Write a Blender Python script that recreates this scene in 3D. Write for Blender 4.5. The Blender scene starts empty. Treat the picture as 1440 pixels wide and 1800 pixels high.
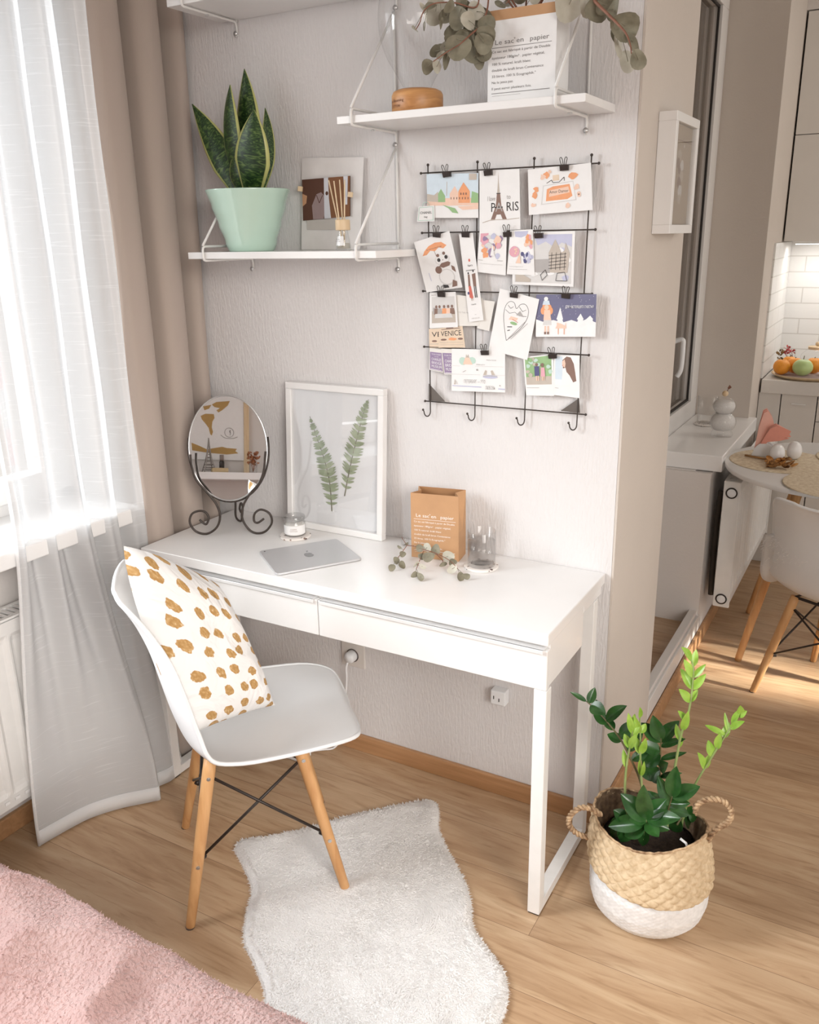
import bpy, math, random
from mathutils import Vector, Matrix, noise
random.seed(7)
S = bpy.context.scene
PI = math.pi

# ------------------------------------------------------------------ camera
CAM = Vector((0.57495345, -1.9920637, 1.55502303))
RR = (Vector((0.87074624, 0.4914232, -0.01744215)),
      Vector((0.13548765, -0.27386452, -0.95217715)),
      Vector((-0.47269872, 0.82674147, -0.30504827)))
FPX = 1518.3417
cd = bpy.data.cameras.new('camera'); co = bpy.data.objects.new('camera', cd); S.collection.objects.link(co)
cd.sensor_fit = 'VERTICAL'; cd.sensor_height = 36.0; cd.sensor_width = 28.8; cd.lens = FPX / 1800 * 36.0
cd.clip_start = 0.02; cd.clip_end = 200
co.matrix_world = Matrix(((RR[0].x, -RR[1].x, -RR[2].x, CAM.x), (RR[0].y, -RR[1].y, -RR[2].y, CAM.y),
                          (RR[0].z, -RR[1].z, -RR[2].z, CAM.z), (0, 0, 0, 1)))
S.camera = co

# ------------------------------------------------------------------ light
S.view_settings.view_transform = 'Standard'; S.view_settings.look = 'None'
S.view_settings.gamma = 1; S.view_settings.use_curve_mapping = False
S.view_settings.exposure = 0.04
W = bpy.data.worlds.new('sky'); S.world = W; W.use_nodes = True
bg = W.node_tree.nodes['Background']; bg.inputs[0].default_value = (1.0, 0.95, 0.90, 1); bg.inputs[1].default_value = 1.0

def area(name, loc, target, sx, sy, power, col):
    l = bpy.data.lights.new(name, 'AREA'); l.shape = 'RECTANGLE'; l.size = sx; l.size_y = sy; l.energy = power; l.color = col
    o = bpy.data.objects.new(name, l); S.collection.objects.link(o); o.location = loc
    o.rotation_euler = (Vector(target) - Vector(loc)).to_track_quat('-Z', 'Y').to_euler()
    return o
area('window_daylight', (-3.6, -2.0, 2.8), (-0.2, -0.35, 0.9), 3.0, 2.6, 640, (0.93, 0.97, 1.0))
area('room_fill', (1.9, -2.5, 1.8), (-1.0, -0.6, 0.35), 1.6, 1.4, 17, (1.0, 0.95, 0.90)).data.spread = math.radians(70)  # added fill, no real source: lifts the curtain and the near room
area('floor_band_fill', (2.9, 1.0, 1.0), (0.30, 1.10, 0.0), 0.12, 0.12, 1.3, (1.0, 0.95, 0.86)).data.spread = math.radians(9)  # added narrow beam that lays the bright band on the kitchen floor
area('kitchen_fill', (1.5, 2.0, 2.45), (0.3, 1.6, 0.6), 0.8, 0.8, 8, (1.0, 0.93, 0.84))  # unseen soft fill added to brighten the kitchen

# ------------------------------------------------------------------ helpers
def tree(name):
    m = bpy.data.materials.new(name); m.use_nodes = True
    nt = m.node_tree; b = nt.nodes['Principled BSDF']
    return m, nt, b
def N(nt, t, **k):
    n = nt.nodes.new(t)
    for a, v in k.items():
        if a.startswith('i_'):
            key = a[2:]
            n.inputs[int(key) if key.isdigit() else key.replace('_', ' ')].default_value = v
        else: setattr(n, a, v)
    return n
def coords(nt, kind='Object', scale=(1, 1, 1), rot=(0, 0, 0)):
    t = N(nt, 'ShaderNodeTexCoord'); m = N(nt, 'ShaderNodeMapping'); m.inputs['Scale'].default_value = scale
    m.inputs['Rotation'].default_value = rot
    nt.links.new(t.outputs[kind], m.inputs[0]); return m.outputs[0]
def ramp(nt, fac, stops):
    r = N(nt, 'ShaderNodeValToRGB'); e = r.color_ramp.elements
    while len(e) < len(stops): e.new(0.5)
    for q, (p, c) in zip(e, stops): q.position = p; q.color = (*c, 1) if len(c) == 3 else c
    nt.links.new(fac, r.inputs[0]); return r.outputs[0]
MC = {}
def pm(name, col, rough=0.5, var=0.04, scale=25.0, bump=0.0, bscale=None, metal=0.0, stretch=(1, 1, 1), sheen=0.0, spec=0.5, coat=0.0):
    if name in MC: return MC[name]
    m, nt, b = tree(name)
    v = coords(nt, 'Object', stretch)
    n = N(nt, 'ShaderNodeTexNoise', i_Scale=scale, i_Detail=4.0); nt.links.new(v, n.inputs['Vector'])
    lo = tuple(max(0, c * (1 - var)) for c in col); hi = tuple(min(1, c * (1 + var)) for c in col)
    nt.links.new(ramp(nt, n.outputs[0], [(0.3, lo), (0.7, hi)]), b.inputs['Base Color'])
    b.inputs['Roughness'].default_value = rough; b.inputs['Metallic'].default_value = metal
    b.inputs['Specular IOR Level'].default_value = spec
    if sheen: b.inputs['Sheen Weight'].default_value = sheen
    if coat: b.inputs['Coat Weight'].default_value = coat; b.inputs['Coat Roughness'].default_value = 0.08
    if bump:
        n2 = N(nt, 'ShaderNodeTexNoise', i_Scale=bscale or scale, i_Detail=5.0); nt.links.new(v, n2.inputs['Vector'])
        bp = N(nt, 'ShaderNodeBump', i_Strength=bump, i_Distance=0.01); nt.links.new(n2.outputs[0], bp.inputs['Height'])
        nt.links.new(bp.outputs[0], b.inputs['Normal'])
    MC[name] = m; return m
def glassmat(name, tint=(1, 1, 1), pane=False, gloss=0.12):
    if name in MC: return MC[name]
    m, nt, b = tree(name)
    if pane:       # thin clear sheet
        out = nt.nodes['Material Output']; tr = N(nt, 'ShaderNodeBsdfTransparent'); tr.inputs[0].default_value = (*tint, 1)
        gl = N(nt, 'ShaderNodeBsdfGlossy'); gl.inputs['Roughness'].default_value = 0.02
        fr = N(nt, 'ShaderNodeLayerWeight', i_Blend=0.5); pw = N(nt, 'ShaderNodeMath', operation='POWER'); pw.inputs[1].default_value = 3.6; nt.links.new(fr.outputs['Facing'], pw.inputs[0])
        ad = N(nt, 'ShaderNodeMath', operation='MULTIPLY_ADD'); ad.inputs[1].default_value = 0.55; ad.inputs[2].default_value = 0.02 + gloss * 0.12
        mx = N(nt, 'ShaderNodeMixShader'); nt.links.new(pw.outputs[0], ad.inputs[0]); nt.links.new(ad.outputs[0], mx.inputs[0])
        nt.links.new(tr.outputs[0], mx.inputs[1]); nt.links.new(gl.outputs[0], mx.inputs[2]); nt.links.new(mx.outputs[0], out.inputs[0])
    else:
        b.inputs['Transmission Weight'].default_value = 1; b.inputs['Roughness'].default_value = 0.01
        b.inputs['Base Color'].default_value = (*tint, 1); b.inputs['IOR'].default_value = 1.25
    MC[name] = m; return m

def at(u, v, ax, val):
    """point of the place seen at photo pixel (u, v) on the plane ax = val"""
    d = RR[0] * ((u - 720) / FPX) + RR[1] * ((v - 900) / FPX) + RR[2]
    i = 'xyz'.index(ax); return CAM + d * ((val - CAM[i]) / d[i])
def onp(u, v, p0, n):
    d = RR[0] * ((u - 720) / FPX) + RR[1] * ((v - 900) / FPX) + RR[2]; n = Vector(n)
    return CAM + d * ((Vector(p0) - CAM).dot(n) / d.dot(n))

class MB:
    def __init__(s): s.v = []; s.f = []; s.m = []; s.uv = {}
    def add(s, vs, fs, mi=0, uv=None):
        b = len(s.v); s.v += [Vector(x) for x in vs]
        for k, f in enumerate(fs):
            if uv: s.uv[len(s.f)] = [uv[i] for i in f]
            s.f.append([b + i for i in f]); s.m.append(mi)
        return s
    def box(s, a, b, mi=0, M=None):
        x0, y0, z0 = a; x1, y1, z1 = b
        v = [Vector(q) for q in ((x0,y0,z0),(x1,y0,z0),(x1,y1,z0),(x0,y1,z0),(x0,y0,z1),(x1,y0,z1),(x1,y1,z1),(x0,y1,z1))]
        if M: v = [M @ q for q in v]
        return s.add(v, [(0,3,2,1),(4,5,6,7),(0,1,5,4),(1,2,6,5),(2,3,7,6),(3,0,4,7)], mi)
    def tube(s, pts, r, n=8, closed=False, mi=0, caps=True, flat=1.0):
        pts = [Vector(p) for p in pts]; L = len(pts); vs = []; prev = None
        for i, p in enumerate(pts):
            if closed: t = pts[(i+1) % L] - pts[i-1]
            else: t = pts[min(i+1, L-1)] - pts[max(i-1, 0)]
            t = t.normalized() if t.length > 1e-9 else Vector((0,0,1))
            if prev is None:
                a = Vector((0,0,1)) if abs(t.z) < 0.9 else Vector((1,0,0)); u = t.cross(a).normalized()
            else:
                u = prev - t * prev.dot(t); u = u.normalized() if u.length > 1e-6 else t.orthogonal().normalized()
            prev = u; w = t.cross(u); rr = r[i] if isinstance(r, (list, tuple)) else r
            for k in range(n):
                a = 2*PI*k/n; vs.append(p + u*math.cos(a)*rr + w*math.sin(a)*rr*flat)
        fs = []
        for i in range(L if closed else L-1):
            for k in range(n):
                a = i*n+k; b = i*n+(k+1) % n; c = ((i+1) % L)*n+(k+1) % n; d = ((i+1) % L)*n+k; fs.append((a,b,c,d))
        if caps and not closed: fs.append(tuple(range(n-1,-1,-1))); fs.append(tuple((L-1)*n+k for k in range(n)))
        return s.add(vs, fs, mi)
    def lathe(s, prof, n=32, c=(0,0,0), mi=0, M=None, sq=1.0):
        vs = []; fs = []; L = len(prof); c = Vector(c)
        for r, z in prof:
            for k in range(n):
                a = 2*PI*k/n; q = Vector((r*math.cos(a), r*math.sin(a)*sq, z)); q = (M @ q) if M else q; vs.append(q + c)
        for i in range(L-1):
            for k in range(n):
                fs.append((i*n+k, i*n+(k+1) % n, (i+1)*n+(k+1) % n, (i+1)*n+k))
        if prof[0][0] > 1e-5: fs.append(tuple(range(n-1,-1,-1)))
        if prof[-1][0] > 1e-5: fs.append(tuple((L-1)*n+k for k in range(n)))
        return s.add(vs, fs, mi)
    def grid(s, fn, nu, nv, mi=0, closeu=False, uv=True):
        vs = []; fs = []; uvs = []
        for j in range(nv+1):
            for i in range(nu+1): vs.append(fn(i/nu, j/nv)); uvs.append((i/nu, j/nv))
        for j in range(nv):
            for i in range(nu):
                a = j*(nu+1)+i; fs.append((a, a+1, a+nu+2, a+nu+1))
        return s.add(vs, fs, mi, uvs if uv else None)
    def ball(s, c, r, n=12, mi=0, sc=(1,1,1)):
        pr = [(max(1e-6, math.sin(PI*i/n)), -math.cos(PI*i/n)) for i in range(n+1)]
        M = Matrix.Diagonal((r*sc[0], r*sc[1], r*sc[2])).to_4x4()
        return s.lathe(pr, n*2 if n < 16 else n, c, mi, M)
    def plate(s, pts, nrm, th, mi=0):
        nrm = Vector(nrm).normalized(); pts = [Vector(p) for p in pts]; n = len(pts)
        return s.add(pts + [p + nrm*th for p in pts],
                     [tuple(range(n-1,-1,-1)), tuple(range(n, 2*n))] + [(i, (i+1) % n, n+(i+1) % n, n+i) for i in range(n)], mi)
    def build(s, name, mat, parent=None, smooth=False, bevel=0, bseg=2, thick=0, sub=0, world=True, fixn=True):
        me = bpy.data.meshes.new(name); me.from_pydata([tuple(v) for v in s.v], [], s.f)
        mats = mat if isinstance(mat, (list, tuple)) else [mat]
        for m in mats: me.materials.append(m)
        if len(mats) > 1: me.polygons.foreach_set('material_index', s.m)
        if s.uv:
            ul = me.uv_layers.new(name='UVMap')
            for pi_, p in enumerate(me.polygons):
                u = s.uv.get(pi_)
                if u:
                    for k, li in enumerate(p.loop_indices): ul.data[li].uv = u[k]
        if smooth: me.polygons.foreach_set('use_smooth', [True]*len(me.polygons))
        me.update()
        o = bpy.data.objects.new(name, me); S.collection.objects.link(o)
        if parent is not None:
            o.parent = parent
            if world: me.transform(wm(parent).inverted())
        if thick:
            q = o.modifiers.new('solid', 'SOLIDIFY'); q.thickness = thick; q.offset = 0
        if bevel:
            q = o.modifiers.new('bevel', 'BEVEL'); q.width = bevel; q.segments = bseg; q.limit_method = 'ANGLE'; q.angle_limit = 0.7
        if sub:
            q = o.modifiers.new('sub', 'SUBSURF'); q.levels = sub; q.render_levels = sub
        return o
def wm(o):
    m = o.matrix_basis.copy()
    while o.parent: o = o.parent; m = o.matrix_basis @ m
    return m
def tag(o, label, cat=None, group=None, kind=None):
    if label: o['label'] = label
    if cat: o['category'] = cat
    if group: o['group'] = group
    if kind: o['kind'] = kind
    return o
def thing(name, label, cat, loc=(0,0,0), rz=0.0, group=None):
    e = bpy.data.objects.new(name, None); S.collection.objects.link(e); e.location = loc; e.rotation_euler = (0,0,rz)
    e.empty_display_size = 0.05
    return tag(e, label, cat, group)
def struct(o, label=None): o['kind'] = 'structure'; return tag(o, label) if label else o
def copy_tree(o, parent=None):
    c = o.copy(); S.collection.objects.link(c); c.parent = parent
    for ch in [x for x in S.collection.objects if x.parent == o]: copy_tree(ch, c)
    return c
def lerp(a, b, t): return a + (b-a)*t
def spline(pts, n=8):
    P = [Vector(p) for p in pts]; out = []
    for i in range(len(P)-1):
        p0 = P[max(i-1,0)]; p1 = P[i]; p2 = P[i+1]; p3 = P[min(i+2, len(P)-1)]
        for k in range(n):
            t = k/n; out.append(0.5*((2*p1)+(p2-p0)*t+(2*p0-5*p1+4*p2-p3)*t*t+(3*p1-p0-3*p2+p3)*t**3))
    out.append(P[-1]); return out

# text: flat letter shapes from the built-in font, laid on any surface
TC = {}
def letters(txt):
    if txt in TC: return TC[txt]
    cu = bpy.data.curves.new('t', 'FONT'); cu.body = txt; cu.resolution_u = 2; cu.fill_mode = 'FRONT'
    ob = bpy.data.objects.new('t', cu); S.collection.objects.link(ob)
    dg = bpy.context.evaluated_depsgraph_get(); me = bpy.data.meshes.new_from_object(ob.evaluated_get(dg))
    V = [(v.co.x, v.co.y) for v in me.vertices]; F = [tuple(p.vertices) for p in me.polygons]
    w = max([v[0] for v in V] or [1]); bpy.data.objects.remove(ob); bpy.data.meshes.remove(me); bpy.data.curves.remove(cu)
    TC[txt] = (V, F, w); return TC[txt]
class Face:
    """a flat four-cornered face; u to the right, v up; drawing order lifts each mark a little"""
    def __init__(s, tl, tr, br, bl):
        s.c = [Vector(x) for x in (bl, br, tr, tl)]
        s.n = (s.c[1]-s.c[0]).cross(s.c[3]-s.c[0]).normalized(); s.k = 0
    def p(s, u, v, off=0):
        bl, br, tr, tl = s.c; return lerp(lerp(bl, br, u), lerp(tl, tr, u), v) + s.n*off
    def W(s): return ((s.c[1]-s.c[0]).length + (s.c[2]-s.c[3]).length)/2
    def H(s): return ((s.c[3]-s.c[0]).length + (s.c[2]-s.c[1]).length)/2
    def poly(s, mb, pts, mi, off=None):
        s.k += 1; off = off or (0.00015 + 0.00006*s.k)
        mb.add([s.p(u, v, off) for u, v in pts], [tuple(range(len(pts)))], mi)
    def rect(s, mb, u0, v0, u1, v1, mi): s.poly(mb, [(u0,v0),(u1,v0),(u1,v1),(u0,v1)], mi)
    def oval(s, mb, u, v, ru, rv, mi, n=14, jit=0.0):
        s.poly(mb, [(u+ru*(1+jit*random.uniform(-1,1))*math.cos(2*PI*k/n), v+rv*(1+jit*random.uniform(-1,1))*math.sin(2*PI*k/n)) for k in range(n)], mi)
    def line(s, mb, pts, w, mi):
        a = s.W()/s.H(); s.k += 1; off = 0.00015+0.00006*s.k
        for (u0,v0),(u1,v1) in zip(pts, pts[1:]):
            dx, dy = (u1-u0)*a, v1-v0; L = math.hypot(dx, dy) or 1; nx, ny = -dy/L*w/a, dx/L*w
            mb.add([s.p(u0-nx,v0-ny,off), s.p(u1-nx,v1-ny,off), s.p(u1+nx,v1+ny,off), s.p(u0+nx,v0+ny,off)], [(0,1,2,3)], mi)
    def text(s, mb, txt, u, v, h, mi, w=None, center=False):
        V, F, tw = letters(txt); s.k += 1; off = 0.00015+0.00006*s.k
        sy = h/0.72; sx = (w/tw) if w else sy*s.H()/s.W()
        u0 = u - (tw*sx/2 if center else 0)
        mb.add([s.p(u0+x*sx, v+y*sy, off) for x, y in V], F, mi)

# ------------------------------------------------------------------ materials
WHITE = pm('white_lacquer', (0.80, 0.79, 0.78), 0.28, 0.012, 12, coat=0.25)
WMETAL = pm('white_metal', (0.78, 0.77, 0.75), 0.4, 0.02, 30)
WPLAST = pm('white_plastic', (0.80, 0.81, 0.82), 0.33, 0.015, 10)
OFFW = pm('off_white_cabinet', (0.70, 0.67, 0.63), 0.4, 0.02, 8)
BLACK = pm('black_metal', (0.035, 0.026, 0.022), 0.45, 0.2, 60, metal=0.3)
IRON = pm('brown_iron', (0.040, 0.028, 0.022), 0.5, 0.25, 80, bump=0.2)
WALLP = pm('smooth_wall_paint', (0.66, 0.625, 0.60), 0.85, 0.015, 5, bump=0.08, bscale=120)
FRAMEW = pm('white_frame_plastic', (0.74, 0.72, 0.70), 0.35, 0.015, 9)
PAPER = pm('white_paper', (0.82, 0.815, 0.81), 0.75, 0.015, 40, bump=0.03)
CREAM = pm('cream_paper', (0.76, 0.74, 0.70), 0.75, 0.02, 40)
STEEL = pm('brushed_steel', (0.62, 0.62, 0.62), 0.3, 0.06, 60, metal=0.9, stretch=(1, 1, 12))
PANE = glassmat('thin_pane', (.992,.993,.993), pane=True); GLASS = PANE

def wall_texture():
    m, nt, b = tree('textured_wallpaper'); b.inputs['Base Color'].default_value = (0.715, 0.695, 0.69, 1); b.inputs['Roughness'].default_value = 0.8
    v = coords(nt, 'Object', (170, 170, 34)); n = N(nt, 'ShaderNodeTexNoise', i_Scale=1.0, i_Detail=3.0, i_Distortion=0.4); nt.links.new(v, n.inputs['Vector'])
    r = ramp(nt, n.outputs[0], [(0.42, (0,0,0)), (0.62, (1,1,1))])
    bp = N(nt, 'ShaderNodeBump', i_Strength=0.3, i_Distance=0.0028); nt.links.new(r, bp.inputs['Height']); nt.links.new(bp.outputs[0], b.inputs['Normal'])
    n2 = N(nt, 'ShaderNodeTexNoise', i_Scale=2.0); nt.links.new(coords(nt), n2.inputs['Vector'])
    nt.links.new(ramp(nt, n2.outputs[0], [(0.3, (0.705,0.686,0.682)), (0.7, (0.725,0.706,0.702))]), b.inputs['Base Color'])
    return m
WALLT = wall_texture()
def floor_mat():
    m, nt, b = tree('oak_plank_floor')
    v = coords(nt, 'Object', (1, 1, 1))
    br = N(nt, 'ShaderNodeTexBrick', i_Scale=1.0); br.offset = 0.37; br.squash = 1
    br.inputs['Brick Width'].default_value = 1.28; br.inputs['Row Height'].default_value = 0.155; br.inputs['Mortar Size'].default_value = 0.0007
    br.inputs['Color1'].default_value = (0.1,0.1,0.1,1); br.inputs['Color2'].default_value = (0.9,0.9,0.9,1); br.inputs['Mortar'].default_value = (0,0,0,1)
    nt.links.new(v, br.inputs['Vector'])
    v2 = coords(nt, 'Object', (1.9, 14, 1)); ad = N(nt, 'ShaderNodeVectorMath', operation='ADD'); nt.links.new(v2, ad.inputs[0])
    sc = N(nt, 'ShaderNodeVectorMath', operation='SCALE'); sc.inputs['Scale'].default_value = 7.0; nt.links.new(br.outputs['Color'], sc.inputs[0]); nt.links.new(sc.outputs[0], ad.inputs[1])
    n = N(nt, 'ShaderNodeTexNoise', i_Scale=1.0, i_Detail=7.0, i_Roughness=0.62, i_Distortion=1.2); nt.links.new(ad.outputs[0], n.inputs['Vector'])
    c1 = ramp(nt, n.outputs[0], [(0.25, (0.36,0.22,0.12)), (0.48, (0.49,0.33,0.20)), (0.75, (0.62,0.46,0.30))])
    v3 = coords(nt, 'Object', (8, 85, 1)); n3 = N(nt, 'ShaderNodeTexNoise', i_Scale=1.0, i_Detail=3.0, i_Distortion=0.6); nt.links.new(v3, n3.inputs['Vector'])
    c3 = ramp(nt, n3.outputs[0], [(0.33, (0.66,0.58,0.5)), (0.45, (1,1,1))])
    mx = N(nt, 'ShaderNodeMix', data_type='RGBA', blend_type='MULTIPLY'); mx.inputs[0].default_value = 0.5
    nt.links.new(c1, mx.inputs[6]); nt.links.new(c3, mx.inputs[7])
    bw = ramp(nt, br.outputs['Color'], [(0.0, (0.9,0.9,0.9)), (1.0, (1.06,1.04,1.02))])
    mx2 = N(nt, 'ShaderNodeMix', data_type='RGBA', blend_type='MULTIPLY'); mx2.inputs[0].default_value = 1
    nt.links.new(mx.outputs[2], mx2.inputs[6]); nt.links.new(bw, mx2.inputs[7])
    mo = N(nt, 'ShaderNodeMix', data_type='RGBA'); nt.links.new(br.outputs['Fac'], mo.inputs[0]); nt.links.new(mx2.outputs[2], mo.inputs[6]); mo.inputs[7].default_value = (0.22,0.13,0.07,1)
    nt.links.new(mo.outputs[2], b.inputs['Base Color']); b.inputs['Roughness'].default_value = 0.36
    bp = N(nt, 'ShaderNodeBump', i_Strength=0.12, i_Distance=0.002); nt.links.new(n3.outputs[0], bp.inputs['Height']); nt.links.new(bp.outputs[0], b.inputs['Normal'])
    return m
FLOOR = floor_mat()
def wood(name, dark, light, scale=(3, 40, 40), rough=0.5):
    if name in MC: return MC[name]
    m, nt, b = tree(name); v = coords(nt, 'Object', scale)
    n = N(nt, 'ShaderNodeTexNoise', i_Scale=1.0, i_Detail=5.0, i_Distortion=0.8); nt.links.new(v, n.inputs['Vector'])
    nt.links.new(ramp(nt, n.outputs[0], [(0.3, dark), (0.7, light)]), b.inputs['Base Color']); b.inputs['Roughness'].default_value = rough
    MC[name] = m; return m
BEECH = wood('beech_leg', (0.50, 0.25, 0.095), (0.66, 0.38, 0.17), (40, 40, 4))
SKIRT = wood('oak_baseboard', (0.36, 0.19, 0.085), (0.50, 0.28, 0.14), (3, 50, 50), 0.4)
ACACIA = wood('acacia_wood', (0.36, 0.15, 0.05), (0.68, 0.36, 0.14), (10, 10, 60), 0.4)
PINE = wood('pale_pine', (0.62, 0.45, 0.27), (0.76, 0.60, 0.40), (30, 30, 6))
REED = pm('reed_stick', (0.70, 0.55, 0.36), 0.7, 0.08, 60)
def fabric(name, col, tr=0.0, alpha=0.0, slub=0.0, rough=0.9, tcol=None):
    m, nt, b = tree(name); out = nt.nodes['Material Output']
    b.inputs['Base Color'].default_value = (*col, 1); b.inputs['Roughness'].default_value = rough; b.inputs['Sheen Weight'].default_value = 0.15
    b.inputs['Specular IOR Level'].default_value = 0.1
    v = coords(nt, 'Object', (420, 420, 420)); n = N(nt, 'ShaderNodeTexNoise', i_Scale=1.0, i_Detail=2.0); nt.links.new(v, n.inputs['Vector'])
    bp = N(nt, 'ShaderNodeBump', i_Strength=0.12, i_Distance=0.002); nt.links.new(n.outputs[0], bp.inputs['Height'])
    nt.links.new(bp.outputs[0], b.inputs['Normal'])
    last = b.outputs[0]
    if tr:
        t = N(nt, 'ShaderNodeBsdfTranslucent'); t.inputs[0].default_value = (*(tcol or col), 1); mx = N(nt, 'ShaderNodeMixShader'); mx.inputs[0].default_value = tr
        nt.links.new(last, mx.inputs[1]); nt.links.new(t.outputs[0], mx.inputs[2]); last = mx.outputs[0]
    if alpha:
        t = N(nt, 'ShaderNodeBsdfTransparent'); mx = N(nt, 'ShaderNodeMixShader')
        v2 = coords(nt, 'Object', (9, 9, 260)); n2 = N(nt, 'ShaderNodeTexNoise', i_Scale=1.0, i_Detail=2.0, i_Distortion=0.3); nt.links.new(v2, n2.inputs['Vector'])
        f = ramp(nt, n2.outputs[0], [(0.60, (alpha,)*3), (0.72, (alpha*slub,)*3)]); nt.links.new(f, mx.inputs[0])
        nt.links.new(last, mx.inputs[1]); nt.links.new(t.outputs[0], mx.inputs[2]); last = mx.outputs[0]
    nt.links.new(last, out.inputs[0]); return m
SHEER = fabric('sheer_slub_voile', (0.97, 0.975, 0.98), 0.42, 0.17, 0.3, tcol=(0.27, 0.28, 0.29))
HEM = fabric('sheer_hem', (0.95, 0.95, 0.95), 0.4, 0.10, 0.3)
DRAPE = fabric('taupe_drape_cloth', (0.47, 0.395, 0.345), 0.12)

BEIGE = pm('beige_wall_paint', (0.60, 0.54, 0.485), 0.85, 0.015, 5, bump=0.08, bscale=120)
# ------------------------------------------------------------------ room shell
LX, EX, H = -1.40, 0.02, 2.62
m = MB(); m.add([(-1.55,-3.6,0),(3.4,-3.6,0),(3.4,3.2,0),(-1.55,3.2,0),(-1.55,-3.6,-.1),(3.4,-3.6,-.1),(3.4,3.2,-.1),(-1.55,3.2,-.1)],
    [(0,1,2,3),(7,6,5,4),(0,4,5,1),(1,5,6,2),(2,6,7,3),(3,7,4,0)]); struct(m.build('floor', FLOOR))
struct(MB().box((-1.7,-3.6,H),(3.4,3.2,H+.1)).build('ceiling', WALLP))
struct(MB().box((-1.7,0,0),(EX-.006,0.02,H)).build('wall_back', WALLT))
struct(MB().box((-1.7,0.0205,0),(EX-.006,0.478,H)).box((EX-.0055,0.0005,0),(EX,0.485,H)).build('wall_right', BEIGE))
# left wall with the window opening (y -2.6..-0.33, z 0.80..2.38)
WX = -1.58
struct(MB().box((WX-.12,-3.6,0),(LX,-0.0005,0.795)).box((WX-.12,-3.6,2.38),(LX,-0.0005,H)).box((WX-.12,-0.33,0.795),(LX,-0.0005,2.38)).box((WX-.12,-3.6,0.795),(LX,-2.6,2.38)).build('wall_left', WALLP))
w = thing('window_1', None, None, (WX,-1.4,0.8)); w['kind'] = 'structure'
fr = MB()
y0, y1, z0, z1 = -2.6, -0.33, 0.80, 2.38
for a, b_ in (((WX,y0,z0),(WX+.06,y1,z0+.07)), ((WX,y0,z1-.06),(WX+.06,y1,z1)), ((WX,y1-.055,z0),(WX+.06,y1,z1)), ((WX,y0,z0),(WX+.06,y0+.06,z1)), ((WX,-1.05,z0),(WX+.06,-.97,z1))): fr.box(a, b_)
fr.build('window_frame', FRAMEW, w, bevel=.004)
for (a, b_) in ((-.968, y1-.057), (y0+.062, -1.052)):
    sh = MB(); q0, q1 = z0+.072, z1-.062
    sh.box((WX+.01,a,q0),(WX+.075,b_,q0+.062)).box((WX+.01,a,q1-.06),(WX+.075,b_,q1)).box((WX+.01,a,q0+.062),(WX+.075,a+.06,q1-.06)).box((WX+.01,b_-.06,q0+.062),(WX+.075,b_,q1-.06))
    so = sh.build('sash', FRAMEW, w, bevel=.004)
    MB().box((WX+.035,a+.058,q0+.06),(WX+.041,b_-.058,q1-.058)).build('pane', PANE, so)
MB().box((WX+.061,-2.6,.796),(-1.25,-.332,.838)).build('window_sill', WHITE, w, bevel=.004)
struct(MB().box((LX,-3.3,0),(LX+.014,-.0,.058)).build('baseboard_left', SKIRT, bevel=.003))
struct(MB().box((LX+.015,-.013,0),(EX,-.0003,.058)).build('baseboard_back', SKIRT, bevel=.003))
struct(MB().box((EX+.0003,-.013,0),(EX+.013,2.2,.062)).build('baseboard_right', SKIRT, bevel=.003))
# wall behind the camera, which the mirror looks at
struct(MB().box((-1.7,-3.42,0),(1.1,-3.3,H)).build('wall_front', WALLP))
# niche beside the partition: raised floor, threshold, jamb panel, kitchen window
struct(MB().box((-.40,.4855,0),(EX-.018,1.22,.092)).build('trim_1', FLOOR))
o = MB().box((EX-.017,.4855,.0625),(EX+.001,1.24,.128)).box((EX-.035,.4855,.132),(EX-.006,1.23,.15)).box((EX-.017,.4855,.128),(EX-.010,1.24,.133)); struct(o.build('trim_2', FRAMEW, bevel=.002))
struct(MB().box((-.35,1.22,0),(EX,2.0,.698)).box((-.23,1.24,.698),(EX-.06,1.95,.702)).build('wall_window', WALLP))
struct(MB().box((-.40,.4855,0.0),(-.355,2.3,H)).build('wall_niche', WALLP))
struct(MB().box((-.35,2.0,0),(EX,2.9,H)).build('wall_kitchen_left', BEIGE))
w2 = thing('window_2', None, None, (-.215,1.4,.76)); w2['kind'] = 'structure'
KX = -.215
f2 = MB()
f2.box((KX-.06,.4855,.705),(KX+.008,1.999,.84)).box((KX-.06,.4855,2.38),(KX+.008,1.999,2.6)).box((KX-.06,1.885,.84),(KX+.008,1.999,2.38)).box((KX-.06,.4855,.84),(KX+.008,.56,2.38)).box((KX-.06,1.16,.84),(KX+.008,1.25,2.38))
f2.build('window_frame', FRAMEW, w2, bevel=.003)
g = MB()
for a, b_ in ((.562,1.158),(1.252,1.883)):
    g.box((KX-.012,a,.842),(KX-.004,a+.008,2.378)).box((KX-.012,b_-.008,.842),(KX-.004,b_,2.378)).box((KX-.012,a,.842),(KX-.004,b_,.85)).box((KX-.012,a,2.37),(KX-.004,b_,2.378))
g.build('gasket', pm('black_rubber', (.02,.016,.014), .6), w2)
MB().box((KX-.03,.57,.85),(KX-.024,1.15,2.37)).box((KX-.03,1.26,.85),(KX-.024,1.875,2.37)).build('pane', glassmat('kitchen_pane', (.9,.88,.86), True, .8), w2)
hd = MB(); hd.box((KX+.008,1.385,1.09),(KX+.02,1.415,1.17)).tube(spline([(KX+.02,1.40,1.15),(KX+.055,1.40,1.16),(KX+.06,1.40,1.13),(KX+.058,1.40,1.05),(KX+.045,1.40,1.02)]), .009)
hd.build('window_handle', WPLAST, w2, smooth=True)
MB().box((KX+.009,1.245,.702),(.052,2.03,.762)).build('window_sill', WHITE, w2, bevel=.004)
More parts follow.
